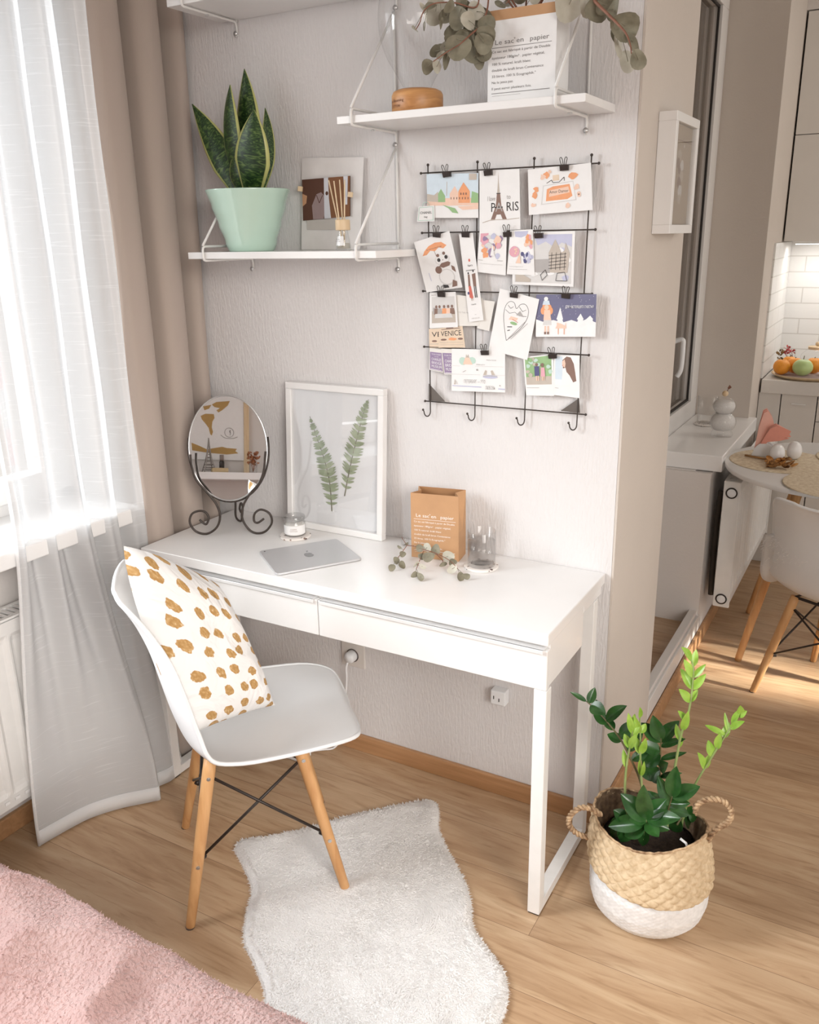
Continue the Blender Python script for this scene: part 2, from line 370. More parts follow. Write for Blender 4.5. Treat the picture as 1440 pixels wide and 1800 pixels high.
# dark curtain hung behind the kitchen glass
m = MB(); m.grid(lambda u, v: Vector((-.31+.012*math.sin(u*38)+.006*math.sin(u*91), .49+u*1.5, .72+v*1.85)), 150, 2)
tag(m.build('curtain', fabric('dim_taupe_curtain', (.50,.43,.37)), smooth=True), 'dim taupe curtain hanging behind the kitchen window glass', 'curtain')
# kitchen end wall with tiles
def tilemat():
    m, nt, b = tree('white_brick_tiles'); t = N(nt, 'ShaderNodeTexCoord'); sx = N(nt, 'ShaderNodeSeparateXYZ'); nt.links.new(t.outputs['Object'], sx.inputs[0])
    ad = N(nt, 'ShaderNodeMath', operation='ADD'); nt.links.new(sx.outputs[0], ad.inputs[0]); nt.links.new(sx.outputs[1], ad.inputs[1])
    cx = N(nt, 'ShaderNodeCombineXYZ'); nt.links.new(ad.outputs[0], cx.inputs[0]); nt.links.new(sx.outputs[2], cx.inputs[1])
    br = N(nt, 'ShaderNodeTexBrick', i_Scale=1.0); br.inputs['Brick Width'].default_value = .2; br.inputs['Row Height'].default_value = .075; br.inputs['Mortar Size'].default_value = .003
    br.inputs['Color1'].default_value = (.76,.75,.73,1); br.inputs['Color2'].default_value = (.80,.79,.77,1); br.inputs['Mortar'].default_value = (.62,.60,.57,1)
    nt.links.new(cx.outputs[0], br.inputs['Vector']); nt.links.new(br.outputs['Color'], b.inputs['Base Color']); b.inputs['Roughness'].default_value = .25
    bp = N(nt, 'ShaderNodeBump', i_Strength=.3, i_Distance=.003, invert=True); nt.links.new(br.outputs['Fac'], bp.inputs['Height']); nt.links.new(bp.outputs[0], b.inputs['Normal']); return m
TILE = tilemat()
struct(MB().box((EX,2.8,0),(3.4,2.9,H)).build('wall_kitchen', TILE))
struct(MB().box((EX+.0003,2.24,.903),(EX+.008,2.7995,1.494)).build('trim_3', TILE))
struct(MB().box((EX+.0003,2.475,2.44),(3.3,2.79,H-.001)).build('trim_4', WALLP))

# ------------------------------------------------------------------ curtains
def sheer():
    hem = [(-1.275,-.80),(-1.262,-.715),(-1.245,-.65),(-1.205,-.583),(-1.15,-.52),(-1.135,-.495),(-1.185,-.468),(-1.172,-.412),(-1.19,-.348),(-1.245,-.325)]
    hem = spline([(a, b_, 0.006) for a, b_ in hem], 10); L = len(hem)-1
    top = [(-.745,0),(-.335,1)]
    def edge_y(z):   # the free edge hangs straight and swings out near the floor
        return -.745 if z > .5 else -.745-.05*((.5-z)/.5)**1.5
    def fn(u, v):
        z = v*2.5+.004; t = min(1, z/1.25); t = t*t*(3-2*t); i = u*L; k = int(i); f = i-k; q = hem[min(k, L)].lerp(hem[min(k+1, L)], f)
        y = lerp(-.745, -.335, u); fold = .026*math.sin(u*2*PI*4.3+.7)+.009*math.sin(u*2*PI*9.1+v*1.2)
        p = Vector((-1.262+fold, y, z)); p2 = Vector((q.x, q.y, z)); s = max(0, min(1, (z-.0)/.95)); s = s*s*(3-2*s)
        r = p2.lerp(p, s); r.x += .003*math.sin(z*9+u*13)*min(1, z*4); r.z = z + (.0 if z > .05 else .0)
        return r
    top = MB().grid(fn, 150, 60); return top, fn
t = thing('sheer_curtain', 'white sheer slubby curtain falling to the floor beside the desk, hiding half the window', 'curtain', (-1.26,-.54,0))
m, fn = sheer(); m.build('curtain_panel', SHEER, t, smooth=True)
m = MB(); m.grid(lambda u, v: fn(u, v*.018)+Vector((.0022,-.0012,0)), 150, 2); m.build('hem', HEM, t, smooth=True, thick=.001)
m = MB(); m.tube([fn(0, k/60)+Vector((0,-.002,0)) for k in range(60)], .0045, 6); m.build('side_seam', HEM, t, smooth=True)
def drape():
    m = MB()
    pts = [(-1.262,-.345),(-1.222,-.325),(-1.212,-.30),(-1.213,-.26),(-1.235,-.235),(-1.285,-.228),(-1.30,-.215),(-1.285,-.20),(-1.232,-.19),(-1.214,-.165),(-1.216,-.13),(-1.235,-.112),
           (-1.29,-.106),(-1.335,-.096),(-1.335,-.080),(-1.285,-.074),(-1.234,-.062),(-1.222,-.044),(-1.240,-.022),(-1.30,-.016)]
    sp = spline([(a, b_, 0) for a, b_ in pts], 7); L = len(sp)-1
    def fn(u, v):
        i = u*L; k = min(int(i), L-1); q = sp[k].lerp(sp[k+1], i-k); z = .012+v*2.5
        return Vector((q.x+.004*math.sin(z*2.1+u*17)-.012*max(0,z-1.3)*math.sin(u*6), min(q.y+.004*math.sin(z*1.7+u*11), -.012), z))
    return m.grid(fn, L, 30)
t = thing('drape', 'taupe blackout curtain bunched in folds in the corner behind the mirror', 'curtain', (-1.26,-.18,0))
drape().build('curtain_panel', DRAPE, t, smooth=True, thick=.002)
m = MB().tube([(-1.28,-2.9,2.535),(-1.28,-.01,2.535)], .012); tag(m.build('curtain_rod', WMETAL, smooth=True), 'white curtain rod under the ceiling above the window', 'curtain rod')

# ------------------------------------------------------------------ radiators
def radiator(x, ya, yb, z0, z1, d, name, label, sgn=1):
    t = thing(name, label, 'radiator', (x, (ya+yb)/2, z0)); m = MB()
    xf = x; xb = x-d; n = int((yb-ya)/.066); st = (yb-ya-.04)/n
    def prof(u, v):   # pressed convector panel
        y = ya+.003+u*(yb-ya-.006); z = z0+.004+v*(z1-z0-.008); e = min(1, max(0, (v-.07)/.03), max(0, (.93-v)/.03)); c = ((y-ya-.02) % st)/st
        g = 1 if .2 < c < .8 else max(0, 1-min(abs(c-.2), abs(c-.8))/.14); return Vector((xf-.004*(1-.9*0)-.008*g*e, y, z))
    m.grid(prof, n*12, 44); m.box((xf-.022,ya+.002,z0+.002),(xf-.013,yb-.002,z1-.002)); m.build('front_panel', WMETAL, t, smooth=False)
    MB().box((xb,ya,z0),(xb+.012,yb,z1)).build('back_panel', WMETAL, t, bevel=.002)
    for a, b_ in ((ya-.012, ya), (yb, yb+.012)): MB().box((xb,a,z0-.004),(xf,b_,z1+.006)).build('side_cover', WMETAL, t, bevel=.003)
    g = MB(); g.box((xb,ya,z1),(xb+.012,yb,z1+.006)).box((xf-.014,ya,z1),(xf,yb,z1+.006)); k = ya
    while k < yb-.01: g.box((xb+.012,k,z1),(xf-.014,k+.009,z1+.005)); k += .019
    g.build('top_grille', WMETAL, t)
    for q in range(2): MB().box((LX+.0005 if sgn > 0 and x < 0 else EX+.0005, ya+.15+q*(yb-ya-.3), z0+.1),(xb, ya+.18+q*(yb-ya-.3), z1-.1)).build('wall_bracket', WMETAL, t)
    return t
r = radiator(-1.30, -2.3, -.42, .135, .648, .075, 'radiator', 'white panel radiator under the window sill behind the sheer curtain')
m = MB()
for y in (-.86,-.83,-.80,-.77,-.74,-.71,-.68,-.65): m.box((-1.2995,y,.158),(-1.2985,y+.014,.166))
tag(m.build('vent_slots', pm('slot_white', (.9,.9,.9), .4), r), None)
r = radiator(.128, 1.235, 2.19, .185, .672, .06, 'radiator', 'white radiator under the kitchen sill next to the round table')
M = Matrix.Rotation(PI/2, 4, 'X')
for z in (.635, .215):
    m = MB().lathe([(.0,.0),(.016,.0),(.016,.004),(.0,.005)], 24, (.098,1.2225,z), M=M); p = m.build('end_plug', WPLAST, r, smooth=True, bevel=.001)
    m = MB().tube([Vector((.098+.0185*math.cos(a), 1.2205, z+.0185*math.sin(a))) for a in [2*PI*k/28 for k in range(28)]], .0028, 6, closed=True); m.build('plug_ring', BLACK, p, smooth=True)
m = MB().tube(spline([(.05,1.29,.62),(.043,1.30,.5),(.042,1.31,.30),(.045,1.31,.19)]), .011); m.build('shade_pipe', pm('pipe_shade', (.05,.04,.03), .6), r, smooth=True)  # near-black pipe, its colour also stands for the shadow strip behind the radiator

# ------------------------------------------------------------------ desk
t = thing('desk', 'white lacquered two-drawer writing desk with open metal legs along the textured wall', 'desk', (-.6,-.2,0))
MB().box((-1.2,-.4,.712),(0,-.002,.74)).build('tabletop', WHITE, t, bevel=.0025, bseg=3)
MB().box((-1.197,-.379,.606),(-.003,-.155,.7115)).box((-1.197,-.155,.69),(-.003,-.02,.7115)).build('drawer_housing', WHITE, t, bevel=.002)
HAND = pm('satin_aluminium_pull', (.86,.86,.86), .22, .02, 40, metal=.25)
for a, b_ in ((-1.199,-.6055),(-.6025,-.0015)):
    d = MB().box((a,-.399,.604),(b_,-.380,.700)).build('drawer', WHITE, t, bevel=.002)
    q = MB().box((a+.008,-.404,.7002),(b_-.008,-.381,.7022)).box((a+.008,-.4055,.693),(b_-.008,-.4,.7022)); q.build('handle', HAND, d, bevel=.0015)
def legframe(x0, x1):
    m = MB(); a, b_ = -.4, -.052
    m.box((x0,a,.004),(x1,a+.030,.6035)); m.box((x0,b_-.030,.004),(x1,b_,.69)); m.box((x0,a+.030,.004),(x1,b_-.030,.030)); return m
for x0, x1 in ((-1.2,-1.17),(-.030,0)):
    l = legframe(x0, x1).build('leg_frame', WMETAL, t, bevel=.0015)
    for a, b_ in ((-.398,-.375),(-.08,-.055)): MB().box((x0+.002,a,0),(x1-.002,b_,.004)).build('rubber_foot', BLACK, l)

# ------------------------------------------------------------------ shell chairs
def shell_prof(v):
    P = [(.250,.408),(.246,.418),(.228,.428),(.165,.433),(.06,.424),(-.04,.414),(-.11,.42),(-.155,.455),(-.180,.52),(-.198,.60),(-.215,.68),(-.238,.75),(-.262,.798),(-.276,.815)]
    i = v*(len(P)-1); k = min(int(i), len(P)-2); f = i-k
    p0, p1, p2, p3 = P[max(k-1,0)], P[k], P[k+1], P[min(k+2, len(P)-1)]
    c = lambda a, b_, c_, d: .5*((2*b_)+(c_-a)*f+(2*a-5*b_+4*c_-d)*f*f+(3*b_-a-3*c_+d)*f**3)
    return Vector((c(p0[0],p1[0],p2[0],p3[0]), 0, c(p0[1],p1[1],p2[1],p3[1])))
def smooth_table(K, v):
    i = max(k for k in range(len(K)-1) if K[k][0] <= max(v, 0)+1e-9); a, b_ = K[i], K[i+1]; p, q = K[max(i-1,0)], K[min(i+2, len(K)-1)]
    h = b_[0]-a[0]; t = (v-a[0])/h; m0 = (b_[1]-p[1])/(b_[0]-p[0])*h; m1 = (q[1]-a[1])/(q[0]-a[0])*h
    return (2*t**3-3*t*t+1)*a[1]+(t**3-2*t*t+t)*m0+(-2*t**3+3*t*t)*b_[1]+(t**3-t*t)*m1
def hwid(v):
    K = [(0,.03),(.03,.07),(.077,.125),(.154,.176),(.23,.206),(.31,.219),(.42,.222),(.48,.224),(.55,.222),(.68,.208),(.8,.190),(.9,.165),(.96,.130),(1,.075)]
    for (a, x), (b_, y) in zip(K, K[1:]):
        if v <= b_: return smooth_table(K, v)
    return .07
def shell_pt(u, v):
    s = 2*u-1; c = shell_prof(v); d = shell_prof(min(1, v+.02))-shell_prof(max(0, v-.02)); d.normalize()
    nrm = Vector((-d.z, 0, d.x))      # travelling front to back, concave side is up/forward
    nrm = -nrm if nrm.z < 0 and v < .5 else nrm
    nrm = Vector((d.z, 0, -d.x)); 
    h = {True: .030, False: .030}[True]
    K = [(0,.002),(.2,.005),(.3,.014),(.42,.032),(.52,.048),(.62,.056),(.74,.052),(.85,.036),(.95,.018),(1,.008)]
    for (a, x), (b_, y) in zip(K, K[1:]):
        if v <= b_: h = smooth_table(K, v); break
    w = hwid(v); e = abs(s)**3.0; return Vector((c.x, -s*w, c.z)) + nrm*(h*e)
def make_chair(name, label, loc, rz, group=None, feet=None, tops=None):
    t = thing(name, label, 'chair', loc, rz, group)
    m = MB(); m.grid(shell_pt, 36, 60, uv=False)
    o = m.build('seat_shell', WPLAST, t, smooth=True, world=False, thick=.007, sub=1)
    # rolled rim
    rim = [shell_pt(0, k/50) for k in range(51)] + [shell_pt(k/20, 1) for k in range(1, 21)] + [shell_pt(1, 1-k/50) for k in range(1, 51)] + [shell_pt(1-k/20, 0) for k in range(1, 20)]
    MB().tube(rim, .0052, 8, closed=True).build('rim', WPLAST, t, smooth=True, world=False)
    feet = feet or [(-.19,-.19),(-.19,.19),(.19,-.19),(.19,.19)]; tops = tops or [(-.105,-.125),(-.105,.125),(.10,-.115),(.10,.115)]
    ends = []
    for (fx, fy), (tx, ty) in zip(feet, tops):
        a = Vector((fx, fy, .0)); b_ = Vector((tx, ty, .405)); ends.append((a, b_))
        pts = [a, a.lerp(b_, .012), a.lerp(b_, .5), a.lerp(b_, .93), b_]; l = MB().tube(pts, [.0098,.0112,.0142,.0155,.0140], 16)
        lo = l.build('leg', BEECH, t, smooth=True, world=False)
        MB().tube([a-Vector((0,0,0)), a+Vector((0,0,.003))], .0108, 12).build('foot_glide', pm('dark_glide', (.09,.07,.06), .6), lo, world=False)
        out = Vector((fx, fy, 0)).normalized(); s = MB()
        side = Vector((0, -1 if fy < 0 else 1, 0))
        for q, rr in ((.38, .0137), (.90, .0150)):
            s = MB(); c = a.lerp(b_, q)+side*(rr-.001); s.tube([c, c+side*.0022], .0048, 12); s.tube([c+side*.0022, c+side*.0028], .0028, 8); s.build('screw', STEEL, lo, world=False)
    br = MB()
    A = [a.lerp(b_, .40) for a, b_ in ends]; T = [a.lerp(b_, .90) for a, b_ in ends]
    for i, j in ((0,2),(2,0),(1,3),(3,1),(0,1),(1,0)):
        p, q = A[i], T[j]; ins = (q-p).normalized()*.014; br.tube([p+ins, q-ins], .0036, 8)
    for i in range(4): br.tube([A[i].lerp(Vector((0,0,A[i].z)), .02), A[i].lerp(Vector((0,0,A[i].z)), .10)], .0075, 8)
    br.build('wire_brace', BLACK, t, smooth=True, world=False)
    mt = MB()
    mt.tube([(tops[k][0], tops[k][1], .402) for k in (0,2,3,1)], .006, 8, closed=True)
    mt.build('seat_mount', BLACK, t, world=False)
    return t
CH = Vector((-.714,-.554,0)); CHF = Vector((.7071,.7071,0)); CHL = Vector((-.7071,.7071,0))
make_chair('shell_chair', 'white moulded shell chair with beech legs pulled up to the desk, spotted cushion on it', CH, PI/4)
def cw(f, l, z): return CH + CHF*f + CHL*l + Vector((0,0,z))
# cushion
def spotmat():
    m, nt, b = tree('gold_spotted_cotton'); t = N(nt, 'ShaderNodeTexCoord'); mp = N(nt, 'ShaderNodeMapping'); mp.inputs['Scale'].default_value = (5.6, 8.4, 1); mp.inputs['Location'].default_value = (.3,.2,0)
    nt.links.new(t.outputs['UV'], mp.inputs[0]); nz = N(nt, 'ShaderNodeTexNoise', i_Scale=22.0, i_Detail=3.0); nt.links.new(t.outputs['UV'], nz.inputs['Vector'])
    ms = N(nt, 'ShaderNodeVectorMath', operation='SCALE'); ms.inputs['Scale'].default_value = .34; sb = N(nt, 'ShaderNodeVectorMath', operation='SUBTRACT'); sb.inputs[1].default_value = (.5,.5,.5)
    nt.links.new(nz.outputs['Color'], sb.inputs[0]); nt.links.new(sb.outputs[0], ms.inputs[0]); ad = N(nt, 'ShaderNodeVectorMath', operation='ADD'); nt.links.new(mp.outputs[0], ad.inputs[0]); nt.links.new(ms.outputs[0], ad.inputs[1])
    vo = N(nt, 'ShaderNodeTexVoronoi', i_Scale=1.0); vo.voronoi_dimensions = '2D'; vo.inputs['Randomness'].default_value = .48; nt.links.new(ad.outputs[0], vo.inputs['Vector'])
    f = ramp(nt, vo.outputs['Distance'], [(.262, (1,1,1)), (.285, (0,0,0))])
    n2 = N(nt, 'ShaderNodeTexNoise', i_Scale=45.0, i_Detail=4.0); nt.links.new(t.outputs['UV'], n2.inputs['Vector'])
    gc = ramp(nt, n2.outputs[0], [(.42, (.40,.225,.075)), (.62, (.52,.33,.14)), (.70, (.66,.52,.34))])
    mx = N(nt, 'ShaderNodeMix', data_type='RGBA'); nt.links.new(f, mx.inputs[0]); mx.inputs[6].default_value = (.80,.79,.78,1); nt.links.new(gc, mx.inputs[7]); nt.links.new(mx.outputs[2], b.inputs['Base Color'])
    b.inputs['Roughness'].default_value = .85; n3 = N(nt, 'ShaderNodeTexNoise', i_Scale=3.5, i_Detail=3.0, i_Distortion=1.0); nt.links.new(t.outputs['UV'], n3.inputs['Vector'])
    bp = N(nt, 'ShaderNodeBump', i_Strength=.6, i_Distance=.03); nt.links.new(n3.outputs[0], bp.inputs['Height']); nt.links.new(bp.outputs[0], b.inputs['Normal']); return m
def cushion():
    B1, B2, T1, T2 = cw(-.142,-.15,.490), cw(.062,-.02,.458), cw(-.238,-.10,.937), cw(-.045,.02,.775)
    nrm = (B2-B1).cross(T1-B1).normalized()
    if nrm.dot(CAM-B1) < 0: nrm = -nrm
    def side(sg):
        def fn(u, v):
            p = lerp(lerp(B1, B2, u), lerp(T1, T2, u), v)
            e = (1-abs(2*u-1)**3.2)*(1-abs(2*v-1)**3.6); th = max(0, e)**.62
            # sides draw in between the corners
            cx = lerp(lerp(B1, B2, .5), lerp(T1, T2, .5), .5); pin = (1-(2*v-1)**2)*(-.20*max(0, 1-2*u)**3+.02*max(0, 2*u-1)**3)+(1-(2*u-1)**2)*(-.07*max(0, 2*v-1)**3+.04*max(0, 1-2*v)**3)
            p = p.lerp(cx, pin)
            wr = .004*math.sin(u*13+v*7)*math.sin(v*15-u*4)*th
            return p + nrm*sg*((.074 if sg > 0 else .045)*th+wr)
        return fn
    m = MB(); m.grid(side(1), 34, 44); m2 = MB(); m2.grid(lambda u, v: side(-1)(1-u, v), 34, 44)
    m.add(m2.v, m2.f); 
    off = len(m.f)-len(m2.f)
    for k, q in m2.uv.items(): m.uv[off+k] = q
    return m, (B1, B2, T1, T2)
t = thing('cushion', 'white cushion with hand-painted gold spots leaning in the desk chair', 'cushion', cw(-.05,-.08,.44))
m, cc = cushion(); o = m.build('cushion_cover', spotmat(), t, smooth=True)
p = cc[0]; MB().box((p.x-.004,p.y-.004,p.z-.016),(p.x+.003,p.y+.001,p.z+.004)).build('zip_end', PAPER, t)

# ------------------------------------------------------------------ sheepskin rug
def inside(x, y, P):
    c = False; j = len(P)-1
    for i in range(len(P)):
        if (P[i][1] > y) != (P[j][1] > y) and x < (P[j][0]-P[i][0])*(y-P[i][1])/(P[j][1]-P[i][1])+P[i][0]: c = not c
        j = i
    return c
rp = [(411,1490),(424,1474),(478,1466),(540,1452),(600,1434),(680,1416),(742,1404),(766,1408),(772,1425),(772,1455),(790,1495),(815,1540),(828,1580),(833,1625),(858,1665),(884,1700),(894,1740),(884,1785),(850,1850),(800,1920),(700,1960),(600,1950),(520,1900),(462,1840),(455,1800),(466,1750),(448,1695),(428,1650),(433,1600),(442,1560),(428,1522)]
RUG = [(p.x, p.y) for p in (at(u, v, 'z', .012) for u, v in rp)]
RUG = [(p.x, p.y) for p in spline([(x, y, 0) for x, y in RUG+RUG[:1]], 4)[:-1]]
def fur_mat(name, a, b_):
    m, nt, b = tree(name); n = N(nt, 'ShaderNodeTexNoise', i_Scale=14.0, i_Detail=3.0); nt.links.new(coords(nt), n.inputs['Vector'])
    nt.links.new(ramp(nt, n.outputs[0], [(.3, a), (.7, b_)]), b.inputs['Base Color']); b.inputs['Roughness'].default_value = .9; b.inputs['Sheen Weight'].default_value = .3; b.inputs['Specular IOR Level'].default_value = .1
    b.inputs['Subsurface Weight'].default_value = .0; t_ = N(nt, 'ShaderNodeBsdfTranslucent'); nt.links.new(b.inputs['Base Color'].links[0].from_socket, t_.inputs[0]); mx = N(nt, 'ShaderNodeMixShader'); mx.inputs[0].default_value = .45; nt.links.new(b.outputs[0], mx.inputs[1]); nt.links.new(t_.outputs[0], mx.inputs[2]); nt.links.new(mx.outputs[0], nt.nodes['Material Output'].inputs[0]); return m
FUR = fur_mat('white_wool', (.90,.885,.87), (.95,.94,.93)); FURB = pm('white_hide', (.90,.885,.87), .95, .03, 12, bump=.7, bscale=240, sheen=.2, spec=.05)
t = thing('rug', 'white sheepskin rug lying on the oak floor under the front chair leg', 'rug', (-.3,-.5,0))
RCX = sum(p[0] for p in RUG)/len(RUG); RCY = sum(p[1] for p in RUG)/len(RUG)
def rugz(x, y, k):
    e = min(1, (1-k)/.10); return .003+(.016+.006*noise.noise(Vector((x*5, y*5, 0)))+.0035*noise.noise(Vector((x*16, y*16, 3)))+.0016*noise.noise(Vector((x*60, y*60, 3))))*max(0, e)**.5
NR = len(RUG)
def rugp(u, v):
    i = u*NR; k = int(i) % NR; f = i-int(i); a = RUG[k]; b_ = RUG[(k+1) % NR]; x = lerp(lerp(a[0], b_[0], f), RCX, 1-v); y = lerp(lerp(a[1], b_[1], f), RCY, 1-v); return Vector((x, y, rugz(x, y, v) if v < .999 else .0008))
m = MB(); m.grid(rugp, NR*4, 90, uv=False); m.build('hide', FURB, t, smooth=True)
xs = [p[0] for p in RUG]; ys = [p[1] for p in RUG]; m = MB(); cnt = 0
feetp = [Vector((-.454,-.556)), Vector((-.71,-.288))]
def tuft(m, x, y, z, ln, w, lean):
    dx, dy = lean; a = random.uniform(0, PI); wx, wy = math.cos(a)*w, math.sin(a)*w
    m.add([(x-wx,y-wy,z),(x+wx,y+wy,z),(x+wx*.8+dx*.45,y+wy*.8+dy*.45,z+ln*.6),(x-wx*.8+dx*.45,y-wy*.8+dy*.45,z+ln*.6),(x+dx*1.1,y+dy*1.1,z+ln*.88)], [(0,1,2,3),(3,2,4)])
while cnt < 26000:
    x = random.uniform(min(xs), max(xs)); y = random.uniform(min(ys), max(ys))
    if not inside(RCX+(x-RCX)*1.06, RCY+(y-RCY)*1.06, RUG): continue
    cnt += 1; nz = noise.noise(Vector((x*7, y*7, 0))); n2 = noise.noise(Vector((x*7, y*7, 9))); k = noise.noise(Vector((x*22, y*22, 4)))
    if min((Vector((x, y))-q).length for q in feetp) < .012: continue
    ln = .008+.003*nz+.002*k; zb = rugz(x, y, 0)-.0015; ln = .0035+.0015*k; tuft(m, x, y, zb, ln, .0024, (.016*nz+.008*k+random.uniform(-.007,.007), .016*n2+random.uniform(-.007,.007)))
for i in range(len(RUG)):     # fringe of wool around the edge
    a = Vector(RUG[i]); b_ = Vector(RUG[(i+1) % len(RUG)]); d = (b_-a); n = Vector((d.y, -d.x)).normalized()
    c = Vector((sum(xs)/len(xs), sum(ys)/len(ys)))
    if n.dot(a-c) < 0: n = -n
    for q in range(int(d.length/.0006)):
        p = a.lerp(b_, random.random()); l = random.uniform(.2,1.0)*.0075; tuft(m, p.x-n.x*.004, p.y-n.y*.004, random.uniform(.001,.009), random.uniform(.0,.004), .0022, (n.x*l+random.uniform(-.004,.004), n.y*l+random.uniform(-.004,.004)))
tag(m.build('wool_pile', FUR, t, smooth=True), None, kind='stuff')

# ------------------------------------------------------------------ bed and blanket
t = thing('bed', 'low bed hidden under the pink fleece blanket', 'bed', (-.4,-2.2,0))
MB().box((-1.24,-3.2,.12),(.34,-1.33,.27)).build('base', OFFW, t, bevel=.01); MB().box((-1.24,-3.2,.272),(.34,-1.33,.40)).build('mattress', PAPER, t, bevel=.03)
for x, y in ((-1.2,-1.45),(.25,-1.45),(-1.2,-3.1),(.25,-3.1)): MB().box((x-.03,y-.03,0),(x+.03,y+.03,.119)).build('leg', BEECH, t)
PINK = fur_mat('pink_fleece', (.60,.40,.375), (.70,.50,.47))
nt = PINK.node_tree; n1 = N(nt, 'ShaderNodeTexNoise', i_Scale=130.0, i_Detail=5.0); nt.links.new(coords(nt), n1.inputs['Vector']); bp = N(nt, 'ShaderNodeBump', i_Strength=.9, i_Distance=.012)
nt.links.new(n1.outputs[0], bp.inputs['Height']); nt.links.new(bp.outputs[0], nt.nodes['Principled BSDF'].inputs['Normal'])
def blanket(u, v):
    x = lerp(-1.265, .42, u); s = v*2.2     # arc length from the hanging hem up and over
    if s < .36: y, z = -1.20-.02*math.sin(u*31)*(1-s/.36), .035+s
    elif s < .36+.12: a = (s-.36)/.12*PI/2; y, z = -1.275+.075*math.cos(a)-.0, .395+.06*math.sin(a)
    else: y, z = -1.275-(s-.48), .455
    nz = noise.noise(Vector((x*3.0+y*1.2, y*3.4-x, 1)))*.030 + .030*(1-abs(noise.noise(Vector((x*2.6-y*2.2, y*4.2+x*1.1, 7))))*2.2)**3*(1 if s > .40 else s/.40) + noise.noise(Vector((x*9+y*6, y*8, 4)))*.010+noise.noise(Vector((x*30, y*30, 4)))*.0025
    if s >= .36: z += nz; 
    else: y += nz*.6
    if x > .34: z -= (x-.34)*2.5 if s > .36 else 0
    return Vector((x, y, max(.01, z)))
t = thing('blanket', 'fluffy dusty pink fleece blanket spread over the bed in the corner', 'blanket', (-.4,-2.2,.41))
m = MB(); m.grid(blanket, 200, 240, uv=False); m.build('blanket_cloth', PINK, t, smooth=True)
m = MB()
for k in range(36000):
    u = random.uniform(0, .78); v = random.uniform(.10, .52); p = blanket(u, v); q = blanket(u+.004, v); r = blanket(u, v+.004); n = (q-p).cross(r-p).normalized()
    if n.z < 0 and v > .2: n = -n
    if v <= .2 and n.y < 0: n = -n
    l = random.uniform(.0008,.0022); d = n*l+Vector((random.uniform(-1,1),random.uniform(-1,1),random.uniform(-1,1)))*.0028; a = Vector((random.uniform(-1,1),random.uniform(-1,1),0)).normalized()*.0014
    m.add([p-a, p+a, p+d], [(0,1,2)])
tag(m.build('pile', PINK, t), None, kind='stuff')

# ------------------------------------------------------------------ wall shelves
def shelf(x0, x1, z0, z1, label, bx):
    t = thing('wall_shelf', label, 'shelf', ((x0+x1)/2, -.1, z0))
    MB().box((x0,-.2,z0),(x1,-.0015,z1)).build('board', WHITE, t, bevel=.0012)
    for x in bx:
        r = .0032; m = MB(); zt = z1+.016; zb = z0-.0042; yf = -.2045
        m.tube([(x,-.004,zt+.225),(x,yf+.001,zt)], r, 8)                                     # slanted stay
        c = .008
        loop = [(x,-.004,zt-.002),(x,yf+c,zt-.002),(x,yf+.002,zt-.005),(x,yf,zt-c-.003),(x,yf,zb+c),(x,yf+.002,zb+.002),(x,yf+c,zb),(x,-.012,zb),(x,-.006,zb-.003),(x,-.004,zb-.012),(x,-.004,zb-.030),(x,-.010,zb-.034)]
        m.tube(loop, r, 8); m.tube([(x,-.004,zt+.225),(x,-.004,zb)], r, 8)
        b_ = m.build('bracket', WMETAL, t, smooth=True)
        M = Matrix.Rotation(PI/2, 4, 'X')
        MB().lathe([(.0,.0),(.006,.0),(.006,.003),(.0,.005)], 12, (x,-.0085,zb-.028), M=M).build('screw', STEEL, b_, smooth=True)
        MB().lathe([(0,-.003),(.005,-.0025),(.005,0),(0,0)], 12, (x,-.115,zb-.003)).build('screw', STEEL, b_, smooth=True)
    return t
shelf(-1.112, -.527, 1.505, 1.522, 'lower white wall shelf holding the snake plant and reed diffuser', (-1.055,-.580))
shelf(-.622, -.035, 1.799, 1.815, 'white wall shelf at upper right holding the printed paper bag', (-.580,-.096))
shelf(-1.107, -.515, 2.096, 2.112, 'topmost empty-looking wall shelf cut off by the top of the photo', (-1.055,-.572))

# ------------------------------------------------------------------ snake plant
MINT = pm('mint_glaze', (.50,.68,.58), .22, .02, 6, coat=.5, bump=.05, bscale=14)
def snake_mat():
    m, nt, b = tree('snake_plant_leaf'); t = N(nt, 'ShaderNodeTexCoord'); mp = N(nt, 'ShaderNodeMapping'); mp.inputs['Scale'].default_value = (2.2, 17, 1); nt.links.new(t.outputs['UV'], mp.inputs[0])
    n = N(nt, 'ShaderNodeTexNoise', i_Scale=1.6, i_Detail=4.0, i_Distortion=1.6); nt.links.new(mp.outputs[0], n.inputs['Vector'])
    c = ramp(nt, n.outputs[0], [(.42, (.007,.024,.007)), (.53, (.028,.070,.015)), (.66, (.11,.17,.045))])
    s = N(nt, 'ShaderNodeSeparateXYZ'); nt.links.new(t.outputs['UV'], s.inputs[0]); a = N(nt, 'ShaderNodeMath', operation='SUBTRACT'); a.inputs[1].default_value = .5; nt.links.new(s.outputs[0], a.inputs[0])
    ab = N(nt, 'ShaderNodeMath', operation='ABSOLUTE'); nt.links.new(a.outputs[0], ab.inputs[0]); f = ramp(nt, ab.outputs[0], [(.40, (0,0,0)), (.425, (1,1,1))])
    mx = N(nt, 'ShaderNodeMix', data_type='RGBA'); nt.links.new(f, mx.inputs[0]); nt.links.new(c, mx.inputs[6]); mx.inputs[7].default_value = (.46,.47,.17,1); nt.links.new(mx.outputs[2], b.inputs['Base Color'])
    b.inputs['Roughness'].default_value = .38; return m
SNAKE = snake_mat()
SOIL = pm('dark_potting_soil', (.035,.022,.015), .95, .5, 90, bump=.8, bscale=120)
pc = Vector((-.975,-.102,1.522))
